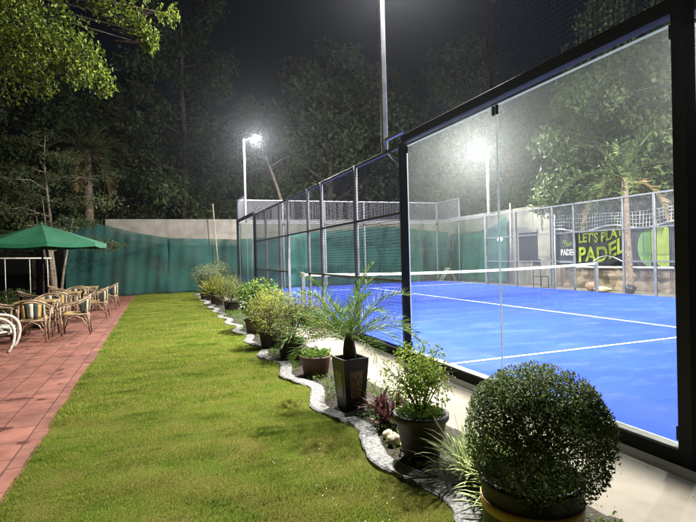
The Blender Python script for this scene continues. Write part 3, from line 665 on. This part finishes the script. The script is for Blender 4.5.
# --- small airy shrub in bowl pot
t = thing('potted_shrub', 'small airy bright green shrub in a dark brown bowl pot with leafy ground cover', 'potted plant', (-1.62, .85, G))
pot([(.001, 0), (.125, 0), (.13, .01), (.185, .27), (.205, .29), (.205, .33), (.185, .33), (.175, .29)], 'pot_brown', t, .29, .178)
shrub(t, (0, 0, .59), (.27, .27, .26), 2900, .027, .016, 'leaf_bright', (0, 0, .29), 14, .8, 4, gap=.36)
d = r2.normal(size=(420, 3)); a = r2.uniform(0, 2*PI, 420); q = .17*np.sqrt(r2.random(420))
leaves('ground_cover', np.stack([q*np.cos(a), q*np.sin(a), .30+.05*r2.random(420)], 1), d*.7+np.array([0, 0, .5]), .03, .02, 'leaf_ground', t)
# --- date palm in square planter
t = thing('potted_palm', 'young feathery date palm in a tall square black planter with gold fretwork panels', 'potted plant', (-1.655, 2.2, G), rad(6))
b = MB(); w0, w1 = .10, .137
for (za, zb, wa, wb) in ((0, .5, w0, w1),):
    q = [(-1, -1), (1, -1), (1, 1), (-1, 1)]
    b.grid([[(x*wa, y*wa, za) for x, y in q+q[:1]], [(x*wb, y*wb, zb) for x, y in q+q[:1]], [(x*(wb-.02), y*(wb-.02), zb) for x, y in q+q[:1]], [(x*(wb-.03), y*(wb-.03), zb-.05) for x, y in q+q[:1]]], False)
b.face([(x*(w1-.032), y*(w1-.032), .452) for x, y in q])
p_ = b.build('planter', 'pot_black', t)
for k in range(4):
    b = MB(); f = lambda u, z: Matrix.Rotation(k*PI/2, 3, 'Z') @ Vector((u, -(w0+(w1-w0)*z/.5)-.003, z))
    b.face([f(-.055, .12), f(.055, .12), f(.072, .38), f(-.072, .38)]); b.build('fretwork_panel', 'gold_mesh', p_)
b = MB().lathe([(.05, .45), (.066, .5), (.062, .58), (.05, .66), (.03, .72), (.001, .74)], 20, wob=.08); b.build('trunk', 'palm_stub', t)
for k in range(30):
    pass
palm_crown(t, (0, 0, .66), 19, .80, 1.7, 40, .20, .0085, 'leaf_palm', .005, (.32, 1.32), seed=5)
# --- round pot with low green beyond the palm
t = thing('potted_groundcover', 'round brown pot of low trailing green just beyond the square planter', 'potted plant', (-1.58, 3.62, G))
pot([(.001, 0), (.14, 0), (.15, .01), (.185, .22), (.20, .23), (.20, .26), (.18, .26), (.175, .22)], 'pot_terra', t, .22, .176)
a = r2.uniform(0, 2*PI, 520); q = .19*np.sqrt(r2.random(520))
leaves('foliage', np.stack([q*np.cos(a), q*np.sin(a), .23+.09*r2.random(520)], 1), r2.normal(size=(520, 3))*.7+np.array([0, 0, .5]), .045, .022, 'leaf_ground', t)
def round_pot_plant(name, label, loc, r, h, m, **k):
    t = thing(name, label, 'potted plant', loc); pot([(.001, 0), (r*.72, 0), (r*.76, .01), (r*.95, h*.85), (r*1.05, h*.87), (r*1.05, h), (r*.93, h), (r*.9, h*.9)], m, t, h*.9, r*.91); return t
t = round_pot_plant('potted_shrub', 'wispy fine leaved pale shrub in a dark pot, behind the low green pot', (-1.62, 4.74, G), .19, .30, 'pot_brown')
shrub(t, (.16, -.02, .60), (.52, .50, .40), 6200, .05, .015, 'leaf_fine', (0, 0, .27), 18, .85, 6, gap=.36, up_=.0)
t = round_pot_plant('potted_shrub', 'yellow green fine shrub in a dark pot between the wispy shrub and the leafy one', (-1.70, 5.75, G), .19, .30, 'pot_brown')
shrub(t, (.06, 0, .60), (.42, .42, .40), 4600, .045, .017, 'leaf_spiky', (0, 0, .27), 14, .8, 7, gap=.33)
t = round_pot_plant('potted_shrub', 'full round leaved bright green bush in a brown clay pot beside the kerb', (-1.64, 7.5, G), .20, .31, 'pot_terra')
shrub(t, (.12, 0, .70), (.44, .44, .38), 1900, .07, .045, 'leaf_ficus', (0, 0, .3), 12, .6, 8, gap=.36)
t = round_pot_plant('potted_shrub', 'rounded fine twiggy olive bush in a dark pot, next before the spiky plant', (-1.46, 12.2, G), .23, .30, 'pot_brown')
shrub(t, (.02, 0, .60), (.46, .46, .42), 3000, .07, .016, 'leaf_fine', (0, 0, .3), 16, .8, 9, gap=.34)
t = round_pot_plant('potted_grass', 'spiky yellow green strap leaved plant in a dark pot near the lawn end', (-1.60, 14.6, G), .24, .30, 'pot_brown')
a = r2.uniform(0, 2*PI, 260); el = r2.uniform(.25, 1.4, 260); D = np.stack([np.cos(a)*np.cos(el), np.sin(a)*np.cos(el), np.sin(el)], 1)
leaves('foliage', np.tile([[0, 0, .3]], (260, 1))+r2.normal(size=(260, 3))*[.05, .05, .02], D, r2.uniform(.45, .8, 260), .035, 'leaf_spiky', t, curl=.3)
t = round_pot_plant('potted_shrub', 'tall grey green shrub in a dark pot, left one of the last pair before netting', (-1.72, 17.0, G), .26, .30, 'pot_brown')
shrub(t, (0, 0, .80), (.55, .55, .52), 2200, .10, .028, 'leaf_dusty', (0, 0, .3), 14, .85, 10, gap=.36)
t = round_pot_plant('potted_shrub', 'grey green shrub in a dark pot, last in the row, nearest the far cage corner', (-1.05, 18.9, G), .26, .30, 'pot_brown')
shrub(t, (0, 0, .85), (.60, .6, .55), 2200, .11, .028, 'leaf_dusty', (0, 0, .3), 14, .85, 11, gap=.36)
# --- bed plants
def strap_clump(loc, n, L, w, m, label, seed, name='spider_plant', stripe=True, group=None):
    r2 = np.random.default_rng(seed); t = thing(name, label, 'plant', loc, group=group); V = []; F = []; V2 = []; F2 = []
    for i in range(n):
        az = r2.uniform(0, 2*PI); el = r2.uniform(.5, 1.45); l = L*r2.uniform(.6, 1.15); p = np.array([r2.normal()*.03, r2.normal()*.03, .0]); d = np.array([math.cos(az)*math.cos(el), math.sin(az)*math.cos(el), math.sin(el)]); sd = np.array([-math.sin(az), math.cos(az), 0])
        k = len(V); dr = r2.uniform(.9, 2.0)
        for j in range(8):
            s = j/7; ww = w*.5*math.sin(PI*(.15+.85*(1-s)))**.6*(1 if j < 7 else .05); u = np.cross(sd, d)
            V += [p-sd*ww+u*ww*.3, p, p+sd*ww+u*ww*.3]; d = d+np.array([0, 0, -dr/7*s*1.3]); d = d/np.linalg.norm(d); p = p+d*l/7
        for j in range(7):
            a = k+3*j; F += [(a, a+1, a+4, a+3), (a+1, a+2, a+5, a+4)]
    polymesh('leaf_blades', np.array(V), np.array(F), m, t, True); return t
M['leaf_strap'] = leafmat('variegated_leaf', (.36, .42, .17), isl=.5); 
for i, (x, y, s, lb) in enumerate(((-1.50, .42, .36, 'variegated strap leaved plant touching the bowl pot'), (-1.46, .14, .34, 'variegated strap leaved clump between bowl pot and big drum'), (-1.58, -.12, .28, 'low variegated strap leaved clump right beside the big drum pot'), (-1.34, .30, .26, 'small variegated strap leaved tuft against the concrete strip'))):
    strap_clump((x, y, G), 150, s*1.2, .0125, 'leaf_strap', lb, 20+i, group='variegated plants by the kerb')
for i, (x, y, s, lb) in enumerate(((-1.50, 1.92, .21, 'dark red leaved plant right in front of the square planter'), (-1.40, 1.70, .22, 'dark red leaved plant between square planter and bowl pot'), (-1.58, 1.55, .18, 'low dark red plant against the pebble kerb'), (-1.38, 1.38, .17, 'small dark red plant next to the bowl pot'))):
    strap_clump((x, y, G), 26, s*1.25, .032, 'leaf_red', lb, 40+i, 'red_leaf_plant', group='red leaved plants in the bed')
for i, (x, y, s, lb) in enumerate(((-1.70, 1.14, .06, 'pale rounded stone wedged between kerb and bowl pot'), (-1.69, 1.27, .05, 'smaller pale stone behind the one at bowl pot'), (-1.66, 1.02, .045, 'small tan stone under the bowl pot rim'))):
    lump('stone', lb, 'stone', (x, y, G-.005), s, s*1.2, s*1.6, 'stone', 11+i, 'stones by the kerb')
# low ground cover and litter in the bed
nC = 6500; y = r2.uniform(-.6, 12, nC); kxx = np.array([kx(v) for v in y]); x = kxx+KW+.01+(-1.12-kxx-KW)*r2.random(nC); keep = vnoise(x, y, 2.4, 12) > .42; x, y = x[keep], y[keep]
o = leaves('ground_cover', np.stack([x, y, G+.02+.05*r2.random(len(x))], 1), r2.normal(size=(len(x), 3))*.8+np.array([0, 0, .4]), r2.uniform(.02, .05, len(x)), .018, 'leaf_ground', None)
tag(o, 'low green ground cover growing on the soil of the bed', 'ground cover', kind='stuff')
nC = 160; y = r2.uniform(-1, 4, nC); x = r2.uniform(-1.05, -.15, nC)**1; z = np.full(nC, G+.004)
o = leaves('leaves', np.stack([x, y, z], 1), r2.normal(size=(nC, 3))*[1, 1, .1], r2.uniform(.008, .022, nC), .008, 'leaf_palm_dry', None, N=np.tile([[0, 0, 1.]], (nC, 1)))
tag(o, 'tiny dry leaves scattered on the concrete strip', 'leaf litter', kind='stuff')
# ================================================================ TERRACE FURNITURE
def make_chair(label):
    """cane armchair, front towards +y"""
    t = thing('cane_armchair', label, 'chair', group='cane armchairs on the paving')
    st = MB(); P = []
    for i, y in enumerate(np.linspace(-.21, .24, 8)): P.append([(x*(1+.12*(y+.2)), y, .44+.012*math.sin(y*8)-.015*(1-(x/.22)**2)) for x in np.linspace(-.22, .22, 9)])
    s = st.grid(P).build('seat', 'fab_tan', t); solid(s, .03)
    hoop = []
    for k in range(25):
        w = PI*(k/24); hoop.append((-.30*math.cos(w), .26-.54*math.sin(w)**.75, .64+.17*math.sin(w)**1.6))
    hoop = [(-.285, .30, .60)]+hoop+[(.285, .30, .60)]
    MB().tube(hoop, .019, 8).build('arm_rail', 'cane', t); MB().tube([(x, y+.005, z-.045) for x, y, z in hoop[3:-3]], .012, 6).build('arm_rail', 'cane', t)
    # striped back: vertical bands between seat and hoop
    bk = None
    for k in range(7):
        w0_, w1_ = PI*(.22+.08*k), PI*(.22+.08*(k+1)); P = []
        for j in range(5):
            v = j/4; row = []
            for w in (w0_, (w0_+w1_)/2, w1_):
                hx, hy, hz = -.30*math.cos(w), .26-.54*math.sin(w)**.75, .64+.17*math.sin(w)**1.6
                row.append((hx*(.85+.15*v), hy*(.92+.08*v)+.01, .46+(hz-.05-.46)*v))
            P.append(row)
        o = MB().grid(P).build('back_stripe', ('fab_dark', 'fab_tan', 'fab_dark', 'fab_cream')[k % 4], t); solid(o, .014)
    for sx in (-1, 1):
        MB().tube([(sx*.24, .25, 0), (sx*.255, .255, .3), (sx*.29, .27, .61)], .018, 7).build('leg', 'cane', t)
        MB().tube([(sx*.24, -.27, 0), (sx*.215, -.22, .42), (sx*.20, -.21, .72)], .018, 7).build('leg', 'cane', t)
        b = MB(); b.tube([(sx*.235, .245, .1), (sx*.235, .16, .34), (sx*.23, .02, .42), (sx*.225, -.12, .34), (sx*.23, -.25, .1)], .011, 6); b.tube([(sx*.25, .26, .43), (sx*.22, -.22, .43)], .014, 6)
        b.tube([(sx*.262, .255, .44), (sx*.275, .10, .62)], .010, 5)
        b.build('side_brace', 'cane', t)
    b = MB(); b.tube([(-.23, -.25, .1), (-.12, -.24, .33), (0, -.24, .40), (.12, -.24, .33), (.23, -.25, .1)], .011, 6); b.tube([(-.215, -.22, .415), (.215, -.22, .415)], .016, 6); b.build('back_brace', 'cane', t)
    b = MB(); b.tube([(-.235, .25, .1), (-.12, .25, .33), (0, .25, .40), (.12, .25, .33), (.235, .25, .1)], .011, 6); b.tube([(-.235, .25, .415), (.235, .25, .415)], .016, 6); b.build('front_brace', 'cane', t); return t
chair0 = make_chair('x')
CH = [(-5.68, 8.78, .12, 'cane armchair with striped back turned to the camera, nearest of the dining chairs'),
      (-5.02, 9.45, 1.62, 'cane armchair seen from the side between nearest table and lawn'),
      (-6.42, 9.5, -1.5, 'cane armchair on the far left side of the nearest table'),
      (-5.75, 10.45, 3.0, 'cane armchair behind the nearest table, facing the camera'),
      (-5.72, 11.55, .1, 'cane armchair with its back to the camera at the middle table'),
      (-4.95, 12.6, 1.5, 'cane armchair seen from the side between middle table and lawn'),
      (-6.45, 12.4, -1.55, 'cane armchair on the left side of the middle table by the umbrella pole'),
      (-5.6, 13.35, 3.1, 'cane armchair behind the middle table, facing the camera'),
      (-4.88, 15.2, 1.45, 'cane armchair with tall back by the lawn edge at the farthest table'),
      (-5.55, 14.35, 0, 'cane armchair in front of the farthest table'),
      (-6.3, 15.3, -1.6, 'cane armchair on the left side of the farthest table')]
for i, (x, y, a, lb) in enumerate(CH):
    o = chair0 if i == 0 else copy_tree(chair0); o.location = (x, y, G); o.rotation_euler = (0, 0, a); o['label'] = lb
t0 = thing('cane_table', 'x', 'table', group='cane dining tables')
MB().box(-.36, .36, -.36, .36, .70, .735).build('table_top', 'wood', t0, bevel=.012); MB().box(-.33, .33, -.33, .33, .655, .699).build('apron', 'cane', t0)
for sx in (-1, 1):
    for sy in (-1, 1): MB().tube([(sx*.32, sy*.32, 0), (sx*.30, sy*.30, .66)], .02, 7).build('leg', 'cane', t0)
b = MB()
for a in range(4):
    R_ = Matrix.Rotation(a*PI/2, 3, 'Z'); b.tube([R_ @ Vector(v) for v in ((-.31, -.31, .25), (-.16, -.305, .55), (0, -.305, .64), (.16, -.305, .55), (.31, -.31, .25))], .011, 6)
b.build('brace', 'cane', t0)
for i, (x, y, lb) in enumerate(((-5.75, 9.6, 'square wooden topped cane table nearest the camera'), (-5.68, 12.45, 'square wooden topped cane table in the middle of the row'), (-5.55, 15.2, 'square wooden topped cane table farthest away by the netting'))):
    o = t0 if i == 0 else copy_tree(t0); o.location = (x, y, G); o['label'] = lb
# pale lounge chair cut by the frame
t = thing('lounge_chair', 'pale curved bamboo lounge chair with leaf print cushion at the left edge', 'lounge chair', (-6.22, 7.5, G), rad(-84))
for sx in (-.34, .34):
    loop = [(sx, -.48, .02), (sx, -.56, .30), (sx, -.46, .58), (sx, -.05, .64), (sx, .34, .62), (sx, .50, .54), (sx, .56, .38), (sx, .53, .18), (sx, .44, .02)]
    from mathutils import geometry
    pts = []
    for i in range(len(loop)-1):
        p0, p1, p2, p3 = [Vector(loop[max(0, min(len(loop)-1, i+k))]) for k in (-1, 0, 1, 2)]
        for s in (0, .25, .5, .75): pts.append(.5*((2*p1)+(p2-p0)*s+(2*p0-5*p1+4*p2-p3)*s*s+(3*p1-p0-3*p2+p3)*s**3))
    MB().tube(pts, .024, 8).build('arm_loop', 'cane_pale', t)
    MB().tube([(sx*.9, -.38, .30), (sx*.9, .1, .36), (sx*.9, .49, .40)], .02, 7).build('side_rail', 'cane_pale', t)
P = [[(x, y, z+.01*math.sin(x*30)) for y, z in ((.50, .41), (.3, .43), (0, .40), (-.28, .36), (-.40, .50), (-.52, .80), (-.58, 1.0))] for x in np.linspace(-.31, .31, 9)]
o = MB().grid(P).build('cushion', 'fab_leaf', t); solid(o, .07)
for y, z in ((.49, .37), (-.36, .3)): MB().tube([(-.34, y, z), (.34, y, z)], .02, 7).build('cross_rail', 'cane_pale', t)
# umbrella
t = thing('garden_umbrella', 'green canvas garden umbrella standing open over the cane tables', 'umbrella', (-5.95, 11.3, G))
MB().tube([(0, 0, 0), (0, 0, 2.40)], .022, 10).build('pole', 'steel_black', t)
MB().lathe([(.001, .09), (.06, .09), (.07, .06), (.25, .04), (.25, 0), (.001, 0)], 24).build('base', 'steel_black', t)
NR = 8; P = []; Rr = 1.40
for i in range(8):
    s = i/7; row = []
    for k in range(NR*6+1):
        w = 2*PI*k/(NR*6)+.25; fr_ = (k % 6)/6; rib = math.cos(PI/NR)/math.cos((fr_-.5)*2*PI/NR); sag = .05*s*math.sin(PI*fr_)
        row.append((Rr*s*rib*math.cos(w), Rr*s*rib*math.sin(w), 2.42-.46*s**1.05-sag*.6))
    P.append(row)
P.append([(x*1.002, y*1.002, z-.09) for x, y, z in P[-1]])
o = MB().grid(P, False).build('canopy', 'umb', t); solid(o, .004)
for k in range(NR):
    w = 2*PI*k/NR+.25; MB().tube([(0, 0, 2.38), (Rr*.97*math.cos(w), Rr*.97*math.sin(w), 1.93)], .008, 5).build('rib', 'steel_black', t)
MB().lathe([(.001, 2.50), (.02, 2.48), (.025, 2.44), (.05, 2.42)], 12).build('finial', 'umb', t)
# metal railing and hedge on the left
t = thing('metal_railing', 'thin white metal railing in front of the dark garden at left', 'railing', (0, 15.6, 0))
MB().tube([(-9.2, 0, 1.62), (-6.5, 0, 1.56)], .022, 6).build('top_rail', 'cane_pale', t)
for x in (-8.6, -7.75, -7.1, -6.62): MB().tube([(x, 0, G), (x, 0, 1.58)], .014, 6).build('post', 'cane_pale', t)
for i, (x, y, r_, h, lb) in enumerate(((-7.9, 11.2, .65, .62, 'low leafy hedge shrub behind the lounge chair'), (-7.6, 13.2, .65, .7, 'low leafy hedge shrub behind the middle table'), (-8.9, 12.2, .8, .8, 'dim hedge shrub at the very left edge'), (-7.4, 15.0, .6, .75, 'low hedge shrub beneath the white railing'), (-8.6, 14.4, .8, .9, 'dim hedge shrub behind the others at the left'))):
    t = thing('hedge_shrub', lb, 'shrub', (x, y, G-.05), 0, 'low shrubs left of the paving'); shrub(t, (0, 0, h*.55), (r_, r_, h*.55), 1800, .07, .03, 'leaf_hedge', (0, 0, 0), 8, .6, 50+i)
# ================================================================ TREES
def tree_parts(parent, H, crown0, R, n, L, Wd, m, bark, seed, r0=.16, lean=(0, 0), limbs=9, clump=.9, droop=0., lay=0):
    r2 = np.random.default_rng(seed); b = MB(); top = np.array([lean[0], lean[1], H])
    trunk = [np.array([0, 0, -.3])]
    for k in range(1, 7): s = k/6; trunk.append(top*s+np.array([r2.normal(), r2.normal(), 0])*.05*H*.25*s)
    b.tube(trunk, np.linspace(r0, r0*.2, 7), 8); anchors = []
    for i in range(limbs):
        s = crown0+(1-crown0)*(i+.3)/limbs*.95; k = min(5, int(s*6)); f = s*6-k; p = trunk[k]*(1-f)+trunk[k+1]*f
        az = 2.4*i+r2.uniform(-.5, .5); rr = R*(.55+.45*math.sin(PI*min(1, (s-crown0)/(1-crown0)+.25)))*r2.uniform(.75, 1.15)
        e = p+np.array([math.cos(az)*rr, math.sin(az)*rr, rr*(.45-.5*droop) if not lay else rr*.12]); mid = (p+e)/2+np.array([0, 0, .12*rr])
        b.tube([p, mid, e], [r0*.35*(1.1-s*.6), r0*.2*(1.1-s*.6), .012], 6)
        for q in range(5):
            s2 = r2.uniform(.35, 1); c = mid*(1-s2)+e*s2 if s2 > .5 else p*(1-s2)+mid*s2; c2 = c+r2.normal(size=3)*rr*.28*np.array([1, 1, .25 if lay else .7]); b.tube([c, c2], [.02, .008], 4, False); anchors.append((c2, rr))
        anchors.append((e, rr))
    anchors.append((top, R*.5))
    b.build('trunk', bark, parent)
    A = np.array([a for a, _ in anchors]); ar = np.array([q for _, q in anchors]); szz = r2.uniform(.55, 1.15, len(A)); pw = szz**2; idx = r2.choice(len(A), n, p=pw/pw.sum())
    C = A[idx]+unit(r2.normal(size=(n, 3)))*(r2.random(n)**.45*clump*szz[idx])[:, None]*(.35+.35*ar[idx]/max(R, .1))[:, None]*np.array([1, 1, .32 if lay else .75])
    D = r2.normal(size=(n, 3))+np.array([0, 0, -.6*droop-.1])
    leaves('crown', C, D, L*r2.uniform(.6, 1.3, n), Wd*r2.uniform(.7, 1.2, n), m, parent)
protos = []
for i, (H, c0, R, n, L, Wd, m, bk, dr) in enumerate(((14, .22, 2.7, 15000, .24, .12, 'leaf_tree', 'bark', .8), (12, .15, 3.1, 16000, .24, .14, 'leaf_tree', 'bark', .3), (10, .15, 2.8, 14000, .22, .13, 'leaf_olive', 'bark', .2), (15, .25, 2.4, 13000, .23, .10, 'leaf_olive', 'bark_pale', 1.0))):
    t = thing('tree', 'x', 'tree', group='trees behind the walls'); tree_parts(t, H, c0, R, n, L, Wd, m, bk, 70+i, r0=.2, limbs=19, clump=1.45, droop=dr); protos.append(t)
TR = [(-1.9, 27.5, 0, 1.2, 0, 'tall slender tree rising behind the wall, above the leaning pole'), (1.9, 27.8, 1, .88, 1, 'bushy tree just behind the far left lamp'), (-5.2, 29, 2, 1.1, .3, 'dim tree behind the wall left end, right of the slim palm'),
      (6.6, 27, 2, 1.42, 2, 'full tree rising behind the mesh top, right of the far left lamp'), (10.6, 28, 1, 1.15, 3, 'dim round tree behind the far court end, seen over the cage top'), (4.2, 33, 3, .78, 1.5, 'tall dim tree in the gap behind the lit lamp'),
      (-9, 27, 1, 1.0, 4, 'dark tree behind the slim palm at left'), (-13.5, 25, 2, 1.2, 2.2, 'dark tree beyond the umbrella at left edge'), (-17, 20, 1, 1, .9, 'dark tree far out at the left beyond the railing'), (-10.5, 33, 3, 1.1, 3.3, 'tall dark tree in the back row at left'), (-4.2, 36, 0, 1.05, 5, 'tall dim tree in the back row behind the wall'),
      (15.5, 25, 1, 1.2, 5.2, 'bushy tree seen through the glass behind the wall corner'), (17, 19.5, 0, .8, 2, 'tree behind the side wall, seen around the glaring lamp'), (16, 14.8, 2, 1.0, 1, 'leafy tree behind the dark window wall, seen through the glass'), (17, 10.5, 1, .95, 0, 'leafy tree behind the lime banner, seen through the glass'),
      (15.8, 6.5, 2, 1.05, 2.5, 'leafy tree behind the ball banner at the right edge'), (19.5, 23, 3, .9, .7, 'tall dim tree in the second row behind the wall corner'), (21, 14, 0, .9, 4.1, 'tall dim tree in the second row beyond the side wall'), (14.8, 9.0, 2, 1.0, 1.9, 'leafy tree close behind the ball banner, its crown filling the top of the glass'), (14.6, 12.6, 1, .95, 4.4, 'leafy tree close behind the lettered banner, seen above the sports net'), (20, 4, 1, 1, 3.6, 'dark tree beyond the court at the far right'), (12.5, 33, 3, 1.0, 4.4, 'tall dim tree in the back row behind the court end'), (9, 38, 1, .95, 2.9, 'dim broad tree in the back row behind the court end')]
for i, (x, y, k, s, a, lb) in enumerate(TR):
    used = [q[2] for q in TR[:i]]; o = protos[k] if k not in used else copy_tree(protos[k]); o.location = (x, y, G-.06); o.scale = (s, s, s); o.rotation_euler = (0, 0, a); o['label'] = lb
# multi stemmed layered tree behind the umbrella
t = thing('layered_tree', 'slim multi stemmed tree with flat leaf layers behind the green umbrella', 'tree', (-6.9, 18.6, G-.06))
tree_parts(t, 6.3, .3, 2.1, 7000, .14, .05, 'leaf_olive', 'bark_pale', 91, r0=.085, lean=(-.3, .2), limbs=13, clump=1.1, lay=1)
b = MB()
for k, (dx, dy, h) in enumerate(((-.55, .2, 3.6), (.5, .1, 3.2), (-.25, -.3, 3.9))): b.tube([(dx*.15, dy*.2, -.2), (dx*.5, dy*.5, h*.4), (dx*1.2, dy, h)], [.055, .045, .015], 7)
b.build('side_trunk', 'bark_pale', t)
# leaning bare trunk behind far end
t = thing('leaning_tree', 'bare pale trunk leaning left behind the far court mesh', 'tree', (4.9, 25, G))
tree_parts(t, 8.5, .75, 1.6, 1500, .22, .1, 'leaf_tree', 'bark_pale', 95, r0=.16, lean=(-3.2, 0), limbs=6, clump=1.2)
def palm_tree(loc, H, r, label, n, L, m, seed, bow=(0, 0), dry=2, droop=1.9, elev=(-.7, 1.2), nl=46, ll=.55):
    t = thing('palm_tree', label, 'palm tree', loc); b = MB(); pts = []; rs = []
    for k in range(41): s = k/40; pts.append((bow[0]*math.sin(PI*s/2), bow[1]*math.sin(PI*s/2), -.2+(H+.2)*s)); rs.append(r*(1.15-.35*s)*(1+.06*(k % 2)))
    b.tube(pts, rs, 12).build('trunk', 'palm_bark', t)
    palm_crown(t, pts[-1], n, L, droop, nl, ll, .05, m, .022, elev, seed=seed, dry=dry)
palm_tree((-6.4, 24.4, G-.06), 6.9, .21, 'slim palm with ringed trunk standing behind the green netting at left', 20, 2.3, 'leaf_olive', 31, dry=4, droop=2.2)
palm_tree((11.35, 9.95, G), 3.9, .13, 'palm standing between far fence and banners, its trunk crossing the lettering', 17, 2.4, 'leaf_olive', 33, (.15, .25), dry=3, droop=2.1, elev=(-.5, 1.25), ll=.45)
# near tree reaching in at the upper left
t = thing('leafy_tree', 'bright lit leafy tree reaching in at the upper left corner', 'tree', (-8.2, 5.6, G))
r2 = np.random.default_rng(123); b = MB(); b.tube([(0, 0, -.2), (.1, .1, 2), (.2, .2, 4.2), (.6, .2, 6)], [.2, .17, .13, .06], 9)
A = []
for (x, y, z, s) in ((-5.15, 5.2, 4.55, .55), (-4.75, 5.3, 4.6, .5), (-4.42, 5.4, 4.35, .42), (-4.18, 5.5, 4.1, .30), (-4.75, 5.2, 4.15, .4), (-5.25, 5.6, 4.05, .45), (-4.35, 5.2, 3.95, .22), (-5.5, 5.4, 4.9, .6), (-5.0, 5.6, 5.1, .5), (-5.6, 5.2, 4.2, .5), (-4.05, 5.6, 3.93, .16), (-4.78, 5.4, 3.82, .2),
                     (-3.95, 5.4, 5.0, .26), (-3.65, 5.5, 4.9, .22), (-3.45, 5.5, 4.72, .18), (-3.15, 5.6, 5.1, .18), (-4.2, 5.4, 5.25, .35), (-3.6, 5.4, 5.3, .3), (-3.42, 5.5, 4.55, .10), (-6.3, 5.5, 5.2, .8), (-5.6, 5.8, 6.0, .8), (-4.6, 5.8, 5.9, .6), (-7.2, 6.2, 6.0, 1.0), (-8.4, 6.0, 6.6, 1.1), (-8.9, 4.8, 5.6, .9)):
    c = np.array((x+8.2, y-5.6, z+.1)); b.tube([(.3, .2, 4.6), (c*.5+np.array([.2, .1, 5.6])*.5), c], [.045, .022, .004], 6); A.append((c, s))
    for k in range(5): b.tube([c*.9+np.array([.2, .1, 4.9])*.1, c+r2.normal(size=3)*s*.5], [.012, .004], 4, False)
b.build('trunk', 'twig', t)
C = []
for c, s in A:
    n = int(2300*s**1.6)+130; q = unit(r2.normal(size=(n, 3)))*(r2.random(n)**.5)[:, None]*s; k = vnoise(q[:, 0]*5/max(s, .3)+c[0]*3, q[:, 1]*4+q[:, 2]*5+c[2]*3, 1.0, 3) > .36; C.append(c+q[k])
C = np.concatenate(C); n = len(C)
leaves('crown', C, r2.normal(size=(n, 3))+np.array([0, 0, -.5]), r2.uniform(.045, .085, n), r2.uniform(.026, .042, n), 'leaf_front', t)

# ================================================================ AIR
hz = MB().box(-75, 75, -75, 95, G-1.4, 26).build('haze', 'dark_ground'); hz['kind'] = 'stuff'; hz['label'] = 'thin night haze filling the air round the lamps'
hm = bpy.data.materials.new('haze_air'); hm.use_nodes = True; hn = hm.node_tree.nodes; hn.remove(hn['Principled BSDF'])
pv = hn.new('ShaderNodeVolumePrincipled'); pv.inputs['Color'].default_value = (.8, .85, 1, 1); pv.inputs['Density'].default_value = HAZE; pv.inputs['Anisotropy'].default_value = .87
hm.node_tree.links.new(pv.outputs[0], hn['Material Output'].inputs['Volume']); hz.data.materials[0] = hm
